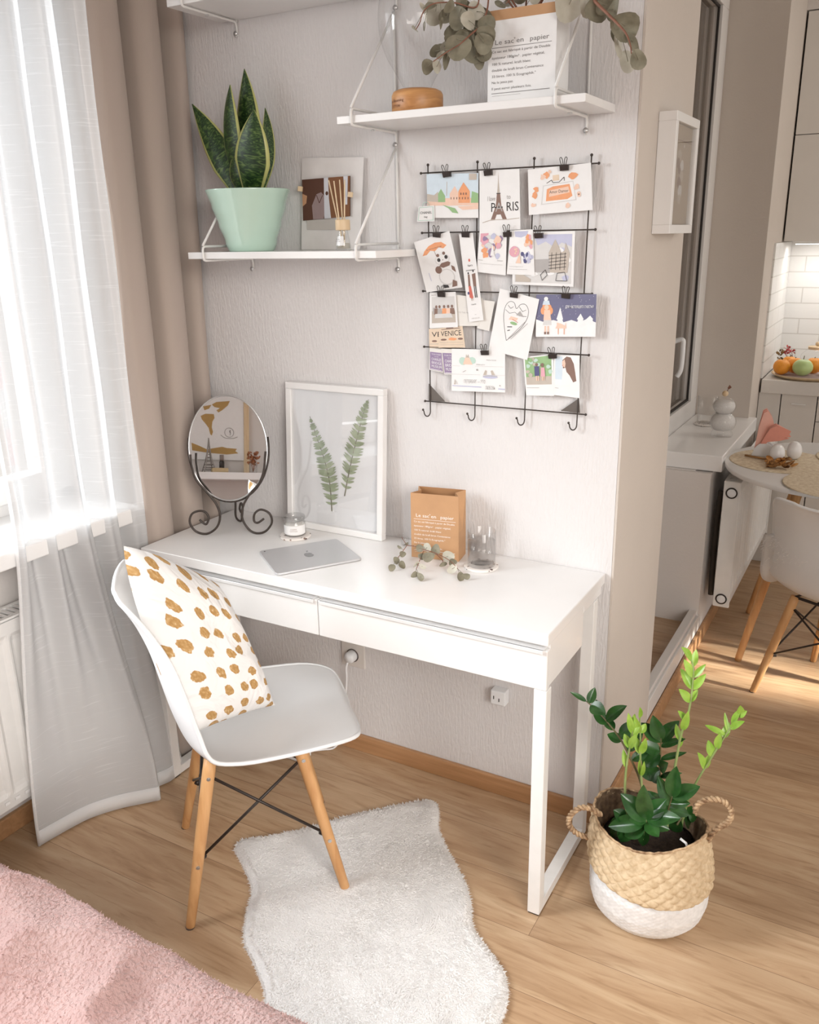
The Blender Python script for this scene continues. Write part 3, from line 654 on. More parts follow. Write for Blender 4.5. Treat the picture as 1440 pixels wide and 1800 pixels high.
t = thing('snake_plant', 'snake plant with yellow-edged leaves in a mint green pot on the lower shelf', 'potted plant', pc)
prof = [(0,0),(.058,0),(.061,.003)]+[(.061+.047*k/10+(.0015*math.sin(k*2.1)), .003+.147*k/10) for k in range(1,11)]+[(.1095,.1535),(.106,.1535),(.104,.15),(.093,.12),(0,.119)]
MB().lathe(prof, 64, pc).build('pot', MINT, t, smooth=True, bevel=.0008)
MB().lathe([(0,.123),(.07,.122),(.092,.120),(.092,.1195),(0,.1195)], 40, pc).build('soil', SOIL, t, smooth=True)
def blade(base, tip, mid_off, w, tw, name='leaf', par=None):
    base = Vector(base); tip = Vector(tip); c = (base+tip)/2+Vector(mid_off)
    def fn(u, v):
        p = (1-v)**2*base+2*v*(1-v)*c+v*v*tip; d = (2*(1-v)*(c-base)+2*v*(tip-c)).normalized()
        sd = Vector((math.cos(tw), math.sin(tw), 0)); sd = (sd-d*sd.dot(d)).normalized(); n = d.cross(sd)
        wv = w*(.45+.80*min(1,v/.45) if v < .45 else 1.25*(1-((v-.45)/.55)**2.1)+.0)*1.28; wv = max(wv, .0006)
        if v > .97: wv = max(.0006, wv*.5)
        s = 2*u-1; return p+sd*s*wv+n*(-.25*wv*(1-s*s))*(1 if n.y < 0 else -1)*-1
    m = MB(); m.grid(fn, 10, 26); return m.build(name, SNAKE, par, smooth=True, thick=.0022)
def px3(u, v, y): return at(u, v, 'y', y)
yb = -.102; sb = lambda u: px3(u, 352, yb)
blade(sb(428), px3(338,183,-.09), (.035,0,-.035), .024, .25, par=t)
blade(sb(434), px3(430,121,-.075), (.012,.01,0), .024, .1, par=t)
blade(sb(430), px3(405,149,-.115), (-.022,-.01,.01), .027, -.35, par=t)
blade(sb(443), px3(447,193,-.14), (.020,-.030,-.01), .031, .15, par=t)
blade(sb(450), px3(466,190,-.06), (.032,.012,-.01), .013, .9, par=t)
blade(sb(436), px3(420,262,-.12), (-.02,-.02,0), .020, -.2, par=t)

# ------------------------------------------------------------------ reed diffuser
dc = at(598, 441, 'z', 1.5222); dc.y = -.150; dc.x = -.650; dc.z = 1.522
t = thing('reed_diffuser', 'small glass reed diffuser with wooden cap and four reeds on the lower shelf', 'diffuser', dc)
MB().lathe([(0,0),(.0165,0),(.0185,.002),(.0180,.012),(.0150,.030),(.0128,.040),(.0120,.046),(.0120,.050),(.0108,.050),(.0108,.045),(.0135,.030),(.0165,.012),(.0165,.005),(0,.004)], 32, dc).build('bottle', GLASS, t, smooth=True)
MB().lathe([(0,.0045),(.0160,.005),(.0160,.012),(.0150,.018),(0,.018)], 28, dc).build('oil', glassmat('oil', (.93,.91,.86), True), t, smooth=True)
m = MB(); m.grid(lambda u, v: dc+Vector(((.0178-.0042*v)*math.sin((u-.5)*1.9-.3), -(.0178-.0042*v)*math.cos((u-.5)*1.9-.3), .012+.022*v)), 12, 2)
m.build('label_sticker', PAPER, t, smooth=True)
lf = Face(dc+Vector((-.012,-.0185,.032)), dc+Vector((.006,-.0185,.032)), dc+Vector((.006,-.0185,.014)), dc+Vector((-.012,-.0185,.014)))
m = MB(); lf.text(m, 'PURE', .2, .62, .16, 0, .6); lf.text(m, 'COTTON', .12, .38, .13, 0, .75); m.build('lettering', pm('grey_ink', (.25,.23,.22), .7), t)
MB().lathe([(0,.0475),(.0175,.0475),(.0180,.049),(.0180,.070),(.0170,.072),(.005,.072),(.005,.068),(0,.068)], 28, dc).build('cap', PINE, t, smooth=True, bevel=.001)
for u, v, a, b_ in ((578,317,-.004,.003),(587,318,-.002,-.002),(597,316,.001,.003),(606,316,.005,-.001)):
    q = px3(u, v, -.150+b_*3); MB().tube([dc+Vector((a*.6,b_,.01)), q], .0016, 8).build('reed', REED, t, smooth=True)

# ------------------------------------------------------------------ pinned photo sheet behind the diffuser
INKS = {}
def ink(name, c, r=.7):
    if name not in INKS: INKS[name] = pm('ink_'+name, c, r, .03, 60)
    return INKS[name]
y = -.012
f = Face(px3(531,278,-.003), px3(640,276,-.008), px3(633,447,-.016), px3(531,447,-.016))
for c in f.c: c.z = max(c.z, 1.5225)
t = thing('paper_sheet', 'tall blank white sheet leaning on the wall at the back of the lower shelf', 'paper', (f.c[0]+f.c[1])/2)
MB().plate(f.c, f.n, .001).build('sheet', pm('thin_white_sheet', (.75,.73,.72), .8), t)
def card(name, label, cat, corners, y, mats, draw, group=None, th=.0006, bow=0):
    """corners in order tl tr br bl as seen in the photo, card hanging at depth y"""
    P = [px3(u, v, y) for u, v in corners]; f = Face(*P); c = sum(f.c, Vector())/4
    t = thing(name, label, cat, c, 0, group); m = MB(); m.plate([q-f.n*th for q in f.c], f.n, th, 0); draw(m, f)
    m.build('printed_card' if name != 'photograph' else 'print', mats, t); return t
def photo1(m, f):
    f.rect(m, .0, .0, .48, 1, 1); f.poly(m, [(.22,0),(.20,.35),(.30,.62),(.40,.66),(.49,.52),(.46,.1),(.44,0)], 2); f.poly(m, [(0,.35),(.08,.42),(.1,.6),(0,.66)], 4)
    f.rect(m, .46,0,.60,1,3); f.poly(m, [(.60,0),(.56,.5),(.55,1),(.99,1),(.99,0)], 5); f.poly(m, [(.86,1),(.90,.3),(.94,.3),(.95,1)], 3); f.oval(m, .52,.62,.03,.05,1); f.line(m, [(.30,.6),(.36,.4),(.43,.58)], .01, 1)
card('photograph', 'dark two-part photo of a suited torso pinned to the sheet on the lower shelf', 'photograph', [(531,316),(616,309),(616,380),(533,388)], -.019,
     [ink('brown_dk', (.09,.035,.02)), ink('brown_dk', (0,0,0)), ink('mauve', (.30,.22,.22)), ink('lilac_white', (.62,.63,.68)), ink('tan', (.50,.27,.15)), ink('brown_md', (.20,.085,.035))], photo1)
card('paper_strip', 'plain grey paper strip under the two-part photo on the lower shelf', 'paper', [(539,387),(590,385),(590,404),(540,404)], -.0175, [pm('grey_paper', (.52,.49,.46), .8)], lambda m, f: None)
for (u, v, w_), lb in (((528,332,1),'small wooden cube pin at the left edge of the two-part photo'),((616,342,1),'small wooden cube pin at the right edge of the two-part photo')):
    c = px3(u, v, -.026); e = .0062; M = Matrix.Translation(c) @ Matrix.Rotation(.3, 4, 'Z') @ Matrix.Rotation(.15, 4, 'Y')
    o = MB().box((-e,-e*.6,-e),(e,e*.6,e), M=M).build('cube_pin', PINE, None, bevel=.0008); tag(o, lb, 'push pin', 'wooden cube pins')

# ------------------------------------------------------------------ eucalyptus leaves
def leaf_mat(name, a, b_, rough=.6, tr=.12):
    m, nt, bs = tree(name); n = N(nt, 'ShaderNodeTexNoise', i_Scale=38.0, i_Detail=4.0); nt.links.new(coords(nt), n.inputs['Vector'])
    nt.links.new(ramp(nt, n.outputs[0], [(.3, a), (.7, b_)]), bs.inputs['Base Color']); bs.inputs['Roughness'].default_value = rough
    return m
EUC = leaf_mat('eucalyptus_leaf', (.145,.13,.085), (.27,.25,.18)); EUC2 = leaf_mat('pale_eucalyptus_leaf', (.44,.42,.34), (.58,.56,.48)); BRANCH = leaf_mat('red_brown_twig', (.19,.075,.045), (.30,.14,.09))
def round_leaf(m, c, r, nrm, up, asp=1.0, mi=0, cup=.18, tip=0.0):
    nrm = Vector(nrm).normalized(); up = Vector(up); up = (up-nrm*up.dot(nrm)).normalized(); sd = up.cross(nrm); c = Vector(c); vs = [c-nrm*r*cup]; fs = []
    K = 16
    for ring in (.55, 1.0):
        for k in range(K):
            a = 2*PI*k/K; rr = r*ring*(1+.07*math.sin(3*a+r*900)+tip*max(0, math.cos(a))**6); ds = ring*ring*cup*r
            vs.append(c+up*math.cos(a)*rr+sd*math.sin(a)*rr*asp-nrm*(cup*r-ds)+nrm*.12*r*math.sin(2*a)*ring)
    for k in range(K):
        fs.append((0,1+k,1+(k+1) % K)); fs.append((1+k,1+K+k,1+K+(k+1) % K,1+(k+1) % K))
    m.add(vs, fs, mi)
def rv(s=1.0): return Vector((random.uniform(-s,s), random.uniform(-s,s), random.uniform(-s,s)))

# white printed bag on the upper shelf
KRAFT = pm('kraft_paper', (.50,.285,.145), .75, .06, 18, bump=.12, bscale=40); KRAFTIN = pm('kraft_inside', (.42,.22,.10), .8, .05, 18)
LINES = ['Ce sac est fabriqué à partir de Double', 'épaisseur 180g/m² . papier végétal,', '100 % naturel. kraft blanc', 'doublé de kraft brun Contenance', '33 litres. 100 % Ecographik."', 'Ne le jetez pas.', 'Il peut servir plusieurs fois.']
LW = [.86,.78,.58,.77,.66,.33,.60]
def paper_bag(label, base, ang, w, d, h, outer, band, inkm, name='paper_bag', tilt=0, lean=0):
    t = thing(name, label, 'paper bag', base, ang)
    a = Vector((0,0,.0005)); w2_ = w/2; P = lambda x, y, z: Vector((x, y+lean*z/h, z))
    th = .0012; g = .28*d
    def walls(m, z0, z1, mi, o=0.0):
        # front, back, and gusseted sides
        x = w2_+o; yf = -d/2-o; ybk = d/2+o
        m.add([P(-x,yf,z0),P(x,yf,z0),P(x,yf,z1),P(-x,yf,z1)], [(0,1,2,3)], mi); m.add([P(x,ybk,z0),P(-x,ybk,z0),P(-x,ybk,z1),P(x,ybk,z1)], [(0,1,2,3)], mi)
        for s in (1,-1):
            gi = lambda z: g*max(0, (z-h*.45)/(h*.55)); X = s*x
            q = [P(X,yf,z0),P(X,ybk,z0),P(X,ybk,z1),P(X,yf,z1),P(X-s*gi(z0),0,z0),P(X-s*gi(z1),0,z1)]
            m.add(q, [(0,4,5,3),(4,1,2,5)], mi)
    m = MB(); walls(m, .0005, h*.45, 0); walls(m, h*.45, h-.0 if not band else h-band, 0); m.add([P(-w2_,-d/2,.0006),P(w2_,-d/2,.0006),P(w2_,d/2,.0006),P(-w2_,d/2,.0006)], [(0,1,2,3)], 0)
    m.build('bag_body', outer, t, thick=.0009, world=False)
    if band:
        m = MB(); walls(m, h-band, h, 0, .0006); m.build('folded_rim', KRAFT, t, thick=.0012, world=False)
    m = MB(); walls(m, h*.45, h-band, 0, -.0016)
    if band: walls(m, h-band, h-.0005, 0, -.0016)
    m.build('lining', KRAFTIN, t, thick=.0004, world=False)
    f = Face(P(-w2_,-d/2-.0007,h), P(w2_,-d/2-.0007,h), P(w2_,-d/2-.0007,0), P(-w2_,-d/2-.0007,0)); m = MB()
    z = .64; f.text(m, 'Le sac en', .10, z, .052, 0, .43); f.text(m, 'papier', .62, z, .052, 0, .28); f.text(m, '°', .385, z+.012, .045, 0)
    f.rect(m, .06, z-.035, .94, z-.030, 0)
    for i, (l, lw) in enumerate(zip(LINES, LW)): f.text(m, l, .06, z-.085-.0655*i, .028, 0, lw)
    f.rect(m, .06, z-.52, .93, z-.514, 0); f.rect(m, .07, z-.545, .5, z-.543, 0)
    m.build('lettering', inkm, t, world=False); return t
paper_bag('white printed paper bag with kraft rim holding dried eucalyptus on the upper shelf', (-.193,-.112,1.815), .0, .150, .076, .178, PAPER, .019, ink('grey_print', (.20,.185,.18)))
b0 = at(760, 985, 'z', .74)
paper_bag('small brown kraft bag with white print standing on the desk against the wall', (-.432,-.078,.74), .17, .130, .064, .178, KRAFT, 0, ink('white_print', (.86,.82,.78)))

# eucalyptus in the bag
t = thing('eucalyptus_bunch', 'dried eucalyptus branches spilling out of the white bag on the upper shelf', 'dried plant', (-.193,-.112,1.83))
top = Vector((-.193,-.11,1.83))
def stem(px, depth, r0, r1):
    pts = [top]+[Vector((-.20+(px3(*px[0][:2], depth).x+.20)*.25, -.112, 1.985))]+[px3(q[0], q[1], depth-(.02*i)) for i, q in enumerate(px)]
    sp = spline(pts, 6); L = len(sp); return MB().tube(sp, [lerp(r0, r1, i/L) for i in range(L)], 6), sp
groups = [
 ([(850,-30),(838,12),(800,5),(764,6),(745,20),(738,40),(731,52)], -.16, .0022, .0008, [(766,20,15,1.1),(784,28,9,1),(806,31,13,1),(745,14,6,.5),(776,40,6,.35),(729,50,5,.35),(746,45,5,.35),(757,10,7,.6),(790,12,8,.7),(822,14,8,.6),(812,3,9,.8)]),
 ([(868,-28),(856,20),(845,45),(826,62),(808,78),(785,92),(762,108)], -.15, .0024, .0009, [(843,34,15,1),(833,56,10,.8),(797,54,12,.75),(812,64,9,.9),(806,83,16,.9),(833,88,15,1),(845,75,10,.8),(855,60,12,.9),(785,104,10,.45),(784,84,9,.8),(765,90,8,.8),(752,117,9,.9),(768,117,8,.7),(850,92,11,.9),(838,20,12,.8),(856,42,11,.9),(824,36,11,.8),(842,108,9,.8),(822,70,10,.9),(850,76,12,1),(792,70,8,.7),(776,84,7,.7),(775,97,7,.6),(822,52,9,.7)]),
 ([(985,-30),(1030,-22),(1046,2),(1068,24),(1085,41),(1100,58),(1108,78),(1110,94)], -.14, .0048, .0010, [(1001,8,18,1.0),(1035,8,13,.8),(1050,16,14,1),(1078,17,13,.45),(1099,46,16,1),(1080,62,10,.35),(1087,79,12,.35),(1112,74,13,.4),(1122,105,11,.8),(1104,108,12,.8),(1064,10,12,.8)]),
 ([(930,-34),(922,-20),(905,-8),(890,6)], -.09, .0022, .0009, [(896,2,8,.7),(915,-6,10,.8),(880,8,7,.5),(940,-12,12,.9)]),
]
for px, dep, r0, r1, lv in groups:
    m, sp = stem(px, dep, r0, r1); so = m.build('branch', BRANCH, t, smooth=True); lm_ = MB()
    for k, (u, v, rp_, asp) in enumerate(lv):
        c = px3(u, v, dep-.012*k % .05-.01); r = rp_/590; near = min(sp, key=lambda q: (q-c).length); d = (CAM-c).normalized()+rv(.45); up = (c-near) if (c-near).length > .004 else rv()
        round_leaf(lm_, c, r, d, up+rv(.05)*.2, asp, 0 if random.random() < .75 else 1, tip=.25 if asp < .6 else .05)
        lm_.tube([near, near.lerp(c, .5)+Vector((0,0,.002)), c], .0006, 5, mi=0)
    lm_.build('leaves', [EUC, EUC2], so, smooth=True)

# glass dome on a round wooden base
gc = Vector((-.447,-.135,1.815)); t = thing('glass_dome', 'clear bulb-shaped glass dome on an engraved round wooden base on the upper shelf', 'glass dome', gc)
MB().lathe([(0,0),(.056,0),(.0575,.002),(.0575,.036),(.054,.043),(.046,.047),(0,.047)], 48, gc).build('wooden_base', ACACIA, t, smooth=True, bevel=.001)
pr = [(.030,.047),(.034,.058),(.050,.085),(.068,.115),(.080,.15),(.084,.19),(.080,.225),(.066,.262),(.040,.285),(0,.295)]
sp = [(q.x, q.y) for q in spline([(a, b_, 0) for a, b_ in pr], 4)]
MB().lathe([(max(a, 1e-6), b_) for a, b_ in sp], 48, gc).build('glass_bulb', PANE, t, smooth=True, thick=0)
m = MB()
def wrap(txt, ang0, z, h, m, step):
    V, F, tw = letters(txt); s = h/.72; m.add([gc+Vector((.0579*math.sin(ang0+x*s/.0575), -.0579*math.cos(ang0+x*s/.0575), z+y_*s)) for x, y_ in V], F)
wrap('Love Blooming', -1.0, .020, .0065, m, 0); wrap('COTTON', -.8, .009, .0055, m, 0); m.build('engraving', ink('burnt', (.16,.06,.025)), t)

# ------------------------------------------------------------------ wire grid board
gx = [-.487,-.355,-.213,-.079]; gz = [1.698,1.560,1.420,1.281,1.140]; GY = -.014
t = thing('wire_grid', 'brown wire memo grid with hooks on the textured wall above the desk', 'memo board', (-.283,GY,1.14))
for k, x in enumerate(gx):
    xb = [-.487,-.358,-.222,-.087][k]; m = MB(); zb = 1.112
    pts = [Vector((x,GY,1.714)), Vector((xb,GY,zb))]+[Vector((xb-.0085+.0085*math.cos(a), GY-.004*math.sin(a/2), zb-.0125*math.sin(a))) for a in [PI*j/8 for j in range(1,9)]]+[Vector((xb-.0185,GY-.006,zb+.004))]
    rod = m.tube(pts, .0016, 8).build('vertical_rod', IRON, t, smooth=True)
    MB().ball((x,GY,1.716), .0034, 8).ball((xb-.0187,GY-.006,zb+.005), .0030, 8).build('ball_tip', IRON, rod, smooth=True)
for k, z in enumerate(gz):
    x0, x1 = -.505+.001*k, -.061-.001*k
    rod = MB().tube([(x0,GY-.0028,z),(x1,GY-.0028,z)], .0016, 8).build('horizontal_rod', IRON, t, smooth=True)
    MB().ball((x0,GY-.0028,z), .0032, 8).ball((x1,GY-.0028,z), .0032, 8).build('ball_tip', IRON, rod, smooth=True)
for pts, in (([(754,674),(783,706),(754,704)],), ([(986,722),(1018,700),(1020,726)],)):
    P = [px3(u, v, GY+.002) for u, v in pts]; o = MB().plate(P, (0,-1,0), .001).build('corner_plate', pm('grey_metal_plate', (.16,.14,.125), .5, metal=.4), t)

BLUE = ink('dusk_blue', (.16,.16,.26)); COL = dict(w=PAPER, k=ink('ink', (.05,.045,.045)), g=ink('grey', (.42,.40,.39)), o=ink('orange', (.80,.36,.18)), p=ink('peach', (.82,.58,.46)),
  s=ink('sky', (.62,.72,.80)), gr=ink('green', (.30,.48,.24)), b=BLUE, r=ink('red', (.62,.16,.12)), br=ink('brown', (.24,.15,.12)), pk=ink('pink', (.72,.38,.45)), pu=ink('purple', (.30,.22,.36)),
  lv=ink('lavender', (.52,.53,.68)), t=ink('taupe', (.52,.46,.40)), bg=ink('beige', (.74,.60,.46)), nv=ink('navy', (.10,.10,.22)), mi=ink('mint', (.50,.66,.58)), wh=ink('white_ink', (.84,.84,.84)), ltg=ink('light_grey', (.66,.65,.64)))
def mk(keys): return [PAPER]+[COL[k] for k in keys.split()], {k: i+1 for i, k in enumerate(keys.split())}
CG = 'postcards clipped to the wire grid'
def hang(label, corners, y, keys, draw, name='postcard', cat='postcard', base=None):
    ms, K = mk(keys)
    if base: ms[0] = base
    return card(name, label, cat, corners, y, ms, lambda m, f: draw(m, f, K), CG)
def d_town(m, f, K):
    f.rect(m, 0,.45,1,1,K['s']); f.rect(m, 0,.28,1,.45,K['p'])
    f.poly(m, [(0,.55),(.0,.38),(.25,.36),(.22,.6),(.14,.52)], K['t']); f.poly(m, [(.22,.36),(.22,.55),(.28,.66),(.36,.50),(.36,.36)], K['gr']); f.line(m, [(.39,.5),(.40,.82)], .008, K['t'])
    f.poly(m, [(.45,.36),(.45,.55),(.55,.72),(.64,.52),(.64,.36)], K['p']); f.poly(m, [(.62,.34),(.62,.6),(.72,.80),(.84,.60),(.84,.34)], K['o']); f.poly(m, [(.86,.34),(.88,.6),(1,.55),(1,.34)], K['gr'])
    f.poly(m, [(.3,.30),(.55,.22),(.62,.10),(.5,.12),(.42,.22)], K['gr']); f.poly(m, [(.6,.26),(1,.28),(1,.20),(.7,.18)], K['p'])
    for i in range(7): f.rect(m, .47+.055*i,.42,.485+.055*i,.47,K['br'])
    for i in range(3): f.rect(m, .66+.05*i,.52,.68+.05*i,.57,K['br'])
    f.rect(m, .83,.85,.97,.99,K['t'])
hang('watercolour postcard of an orange old town clipped at the grid top left', [(750,306),(841,304),(841,383),(752,383)], -.0192, 's p t gr o br', d_town)
def d_tag(m, f, K): 
    for a in ((.05,.06,.95,.10),(.05,.90,.95,.94),(.05,.06,.09,.94),(.91,.06,.95,.94)): f.rect(m, *a, K['mi'])
    f.text(m, 'CHANEL', .14,.50,.16,K['k'],.72); f.text(m, 'bag', .40,.25,.12,K['k'],.2)
tg = hang('small white bag-shaped tag with black lettering hooked on the left grid rod', [(736,363),(763,361),(764,389),(733,390)], -.022, 'mi k', d_tag, 'paper_tag', 'tag')
MB().tube(spline([px3(743,363,-.022), px3(745,357,-.022), px3(752,356,-.022), px3(755,362,-.022)]), .0007, 6).build('cord_loop', COL['mi'], tg, smooth=True)
def d_paris(m, f, K):
    x = .48; f.poly(m, [(x-.035,.62),(x-.012,.80),(x,.97),(x+.012,.80),(x+.035,.62)], K['t']); f.poly(m, [(x-.04,.62),(x+.04,.62),(x+.07,.40),(x-.07,.40)], K['br'])
    f.poly(m, [(x-.08,.40),(x+.08,.40),(x+.20,.18),(x+.10,.18),(x+.05,.27),(x-.05,.27),(x-.10,.18),(x-.20,.18)], K['br']); f.rect(m, x-.10,.38,x+.10,.40,K['k']); f.rect(m, x-.05,.61,x+.05,.625,K['k'])
    f.text(m, 'P', .28,.32,.155,K['k'],.12); f.text(m, 'A', .40,.32,.155,K['g'],.18); f.text(m, 'RIS', .66,.32,.155,K['k'],.31); f.text(m, 'I love', .20,.50,.08,K['g'],.2); f.text(m, 'to', .68,.52,.08,K['g'],.1); f.line(m, [(.08,.15),(.3,.19),(.7,.18),(.98,.19)], .006, K['t'])
hang('white card with a grey tower drawing and black PARIS lettering, second on the top rod', [(843,300),(913,297),(915,403),(843,408)], -.0200, 't br k g', d_paris)
def d_perf(m, f, K):
    f.poly(m, [(.20,.20),(.24,.62),(.72,.66),(.76,.24)], K['ltg']); f.poly(m, [(.22,.22),(.255,.60),(.71,.64),(.745,.26)], 0); f.poly(m, [(.28,.27),(.30,.53),(.40,.58),(.66,.60),(.70,.34),(.62,.28)], K['o']); f.poly(m, [(.33,.36),(.34,.50),(.64,.55),(.66,.42)], K['p'])
    f.text(m, "Amor Damor", .34,.43,.07,K['k'],.30); f.rect(m, .40,.70,.50,.82,K['bg']); f.line(m, [(.3,.66),(.38,.72),(.40,.66),(.5,.66),(.58,.76),(.58,.68)], .006, K['k'])
    for u, v, r in ((.30,.85,.05),(.24,.80,.04),(.72,.78,.06),(.13,.55,.045),(.10,.42,.05),(.77,.52,.04),(.80,.36,.035),(.08,.20,.035),(.62,.14,.04),(.36,.90,.03)): f.oval(m, u, v, r, r*1.5, K['o'] if r > .041 else K['p'], 9, .4)
    f.oval(m, .80,.36,.012,.02,K['br'])
hang('card with a peach perfume bottle sketch, rightmost on the top rod', [(928,298),(1039,286),(1042,369),(930,378)], -.0205, 'ltg o p k bg br', d_perf)
def d_panda(m, f, K):
    f.poly(m, [(.14,.70),(.22,.78),(.36,.85),(.55,.88),(.72,.86),(.84,.78),(.74,.74),(.62,.78),(.50,.73),(.38,.76),(.26,.70)], K['o']); f.text(m, 'в котолюбии', .28,.775,.028,K['br'],.42); f.line(m, [(.48,.74),(.56,.45)], .004, K['br'])
    f.oval(m, .66,.22,.22,.155,K['ltg']); f.oval(m, .66,.23,.19,.13,0); f.oval(m, .48,.38,.09,.07,K['br']); f.poly(m, [(.84,.42),(.92,.38),(.93,.28),(.84,.34)], K['br'])
    f.oval(m, .64,.55,.20,.10,K['ltg']); f.oval(m, .64,.555,.185,.09,0); f.oval(m, .55,.64,.04,.03,K['br']); f.oval(m, .72,.655,.04,.03,K['br']); f.oval(m, .55,.555,.045,.035,K['k']); f.oval(m, .76,.58,.045,.035,K['k']); f.line(m, [(.64,.54),(.67,.545)], .005, K['k'])
    f.poly(m, [(.52,.44),(.60,.49),(.78,.50),(.84,.47),(.80,.42),(.62,.40)], K['br']); f.poly(m, [(.52,.03),(.50,.10),(.64,.08),(.66,.03)], K['k']); f.poly(m, [(.74,.03),(.80,.16),(.90,.12),(.88,.04)], K['br']); f.line(m, [(.22,.2),(.2,.36)], .005, K['lv'])
hang('card with a panda holding an orange umbrella, tilted below the top left clip', [(728,426),(790,406),(813,505),(750,514)], -.0212, 'o br ltg k lv', d_panda)
def d_book(m, f, K):
    f.oval(m, .52,.70,.07,.018,K['r'],10); f.text(m, 'Книга', .36,.63,.022,K['k'],.34); f.text(m, 'рекомендация', .20,.58,.018,K['k'],.65)
    f.poly(m, [(.24,.40),(.30,.54),(.42,.54),(.40,.40)], K['br']); f.poly(m, [(.24,.28),(.26,.41),(.42,.41),(.50,.27),(.40,.26)], K['r']); f.oval(m, .34,.555,.05,.014,K['k']); f.poly(m, [(.60,.40),(.58,.54),(.84,.55),(.80,.40)], K['br']); f.oval(m, .70,.575,.05,.014,K['k'])
    f.rect(m, .62,.27,.68,.40,K['k']); f.rect(m, .73,.27,.79,.40,K['k']); f.rect(m, .34,.24,.38,.27,K['t']); f.rect(m, .44,.24,.48,.27,K['t']); f.oval(m, .2,.33,.07,.017,K['nv']); f.text(m, 'отдыхать', .30,.19,.015,K['k'],.35); f.text(m, '—', .45,.07,.02,K['k'],.12); f.text(m, 'КНИГИ ДЕТСТВА', .22,.03,.012,K['g'],.55)
hang('long narrow bookmark with a couple in red and brown, hanging across two grid rows', [(807,412),(831,409),(850,563),(825,566)], -.0235, 'r k br t nv g', d_book, 'bookmark', 'bookmark')
def d_flow(m, f, K, seed=1):
    R = random.Random(seed); f.poly(m, [(.05,.95),(.35,.95),(.3,.72),(.06,.75)], K['pk'])
    for i in range(26): f.oval(m, R.uniform(.2,.85), R.uniform(.42,.88), R.uniform(.05,.12), R.uniform(.05,.10), [K['pk'],K['pu'],K['o'],K['lv'],K['ltg'],K['p']][i % 6], 9, .3)
    f.poly(m, [(.45,.42),(.52,.70),(.60,.42)], 0); f.rect(m, .04,.30,.2,.31,K['g']); f.rect(m, .1,.22,.9,.225,K['g']); f.rect(m, .7,.31,.9,.32,K['g'])
hang('faded card with pink and purple flowers, left of the flower pair on the second rod', [(843,407),(891,404),(889,484),(838,478)], -.0208, 'pk pu o lv ltg p g', d_flow)
def d_flow2(m, f, K):
    f.rect(m, .04,.26,.96,.97,K['wh']); f.poly(m, [(.2,.97),(.25,.85),(.5,.83),(.75,.88),(.8,.97)], K['lv']); R = random.Random(3)
    for i in range(14): f.oval(m, R.uniform(.55,.93), R.uniform(.30,.50), .06, .05, K['lv'] if i % 3 else K['nv'], 8, .3)
    for i in range(10): f.oval(m, R.uniform(.65,.93), R.uniform(.62,.85), .07, .06, [K['o'],K['pk'],K['p']][i % 3], 8, .3)
    f.oval(m, .24,.52,.20,.12,K['pk'],18,.05); 
    for i in range(8): f.oval(m, R.uniform(.12,.36), R.uniform(.46,.58), .035,.022,K['p'],7)
    f.poly(m, [(.32,.26),(.46,.48),(.5,.26)], K['p']); f.rect(m, .08,.18,.6,.185,K['g']); f.rect(m, .08,.12,.75,.125,K['g'])
hang('bright card with a pink bouquet and blue blossoms, right of the flower pair', [(897,405),(937,403),(940,484),(891,482)], -.0222, 'wh lv nv o pk p g', d_flow2)
def d_castle(m, f, K):
    f.rect(m, .04,.05,.96,.95,K['ltg']); f.poly(m, [(.35,.95),(.96,.95),(.96,.72),(.8,.8),(.7,.70),(.55,.82),(.42,.75)], K['lv']); R = random.Random(5)
    for i in range(9): f.oval(m, R.uniform(.35,.93), R.uniform(.08,.7), .06,.05, K['lv'] if i % 2 else K['wh'], 9, .3)
    f.poly(m, [(.60,.25),(.60,.62),(.70,.86),(.80,.62),(.86,.66),(.90,.25)], K['t']); f.poly(m, [(.80,.25),(.86,.80),(.93,.60),(.90,.25)], K['t']); f.poly(m, [(.2,.26),(.2,.48),(.62,.50),(.62,.24)], K['g'])
    for i in range(5): f.line(m, [(.60,.56-.06*i),(.88,.60-.06*i)], .005, K['k'])
    for i in range(4): f.line(m, [(.64+.07*i,.3),(.65+.07*i,.62)], .004, K['k'])
    f.poly(m, [(.06,.06),(.06,.28),(.3,.12),(.3,.06)], K['t']); f.line(m, [(.5,.1),(.58,.2),(.55,.3),(.47,.2),(.5,.1)], .005, K['k']); f.line(m, [(.72,.1),(.9,.1),(.86,.26),(.74,.24),(.72,.1)], .005, K['k'])
hang('card with a grey castle sketch over lavender clouds on the second rod', [(900,409),(1011,406),(1008,504),(901,500)], -.0198, 'ltg lv wh t g k', d_castle)
def d_pol(m, f, K):
    f.rect(m, .09,.14,.94,.88,K['t']); f.rect(m, .09,.48,.94,.88,K['ltg']); f.poly(m, [(.12,.40),(.14,.58),(.30,.58),(.4,.40)], K['g'])
    for u, c in ((.26,'br'),(.38,'g'),(.55,'o'),(.70,'p'),(.84,'br')): f.oval(m, u,.60,.045,.045,K['br']); f.poly(m, [(u-.08,.38),(u-.07,.55),(u+.07,.55),(u+.09,.38)], K[c])
    f.poly(m, [(.2,.28),(.22,.40),(.8,.40),(.85,.28)], K['ltg']); f.text(m, 'NOV', .08,.915,.04,K['g'],.18)
hang('instant photo of a group sitting together, under the third rod clip at left', [(755,515),(801,513),(805,575),(755,577)], -.0218, 't ltg g br o p', d_pol, 'photograph', 'photograph')
def d_note(m, f, K): f.text(m, 'TO THE MOON', .06,.42,.05,K['g'],.6); f.rect(m, .3,.62,.6,.63,K['ltg'])
hang('pale handwritten note half hidden behind the long bookmark', [(801,518),(849,524),(842,573),(805,573)], -.0185, 'g ltg', d_note, 'note', 'note', CREAM)
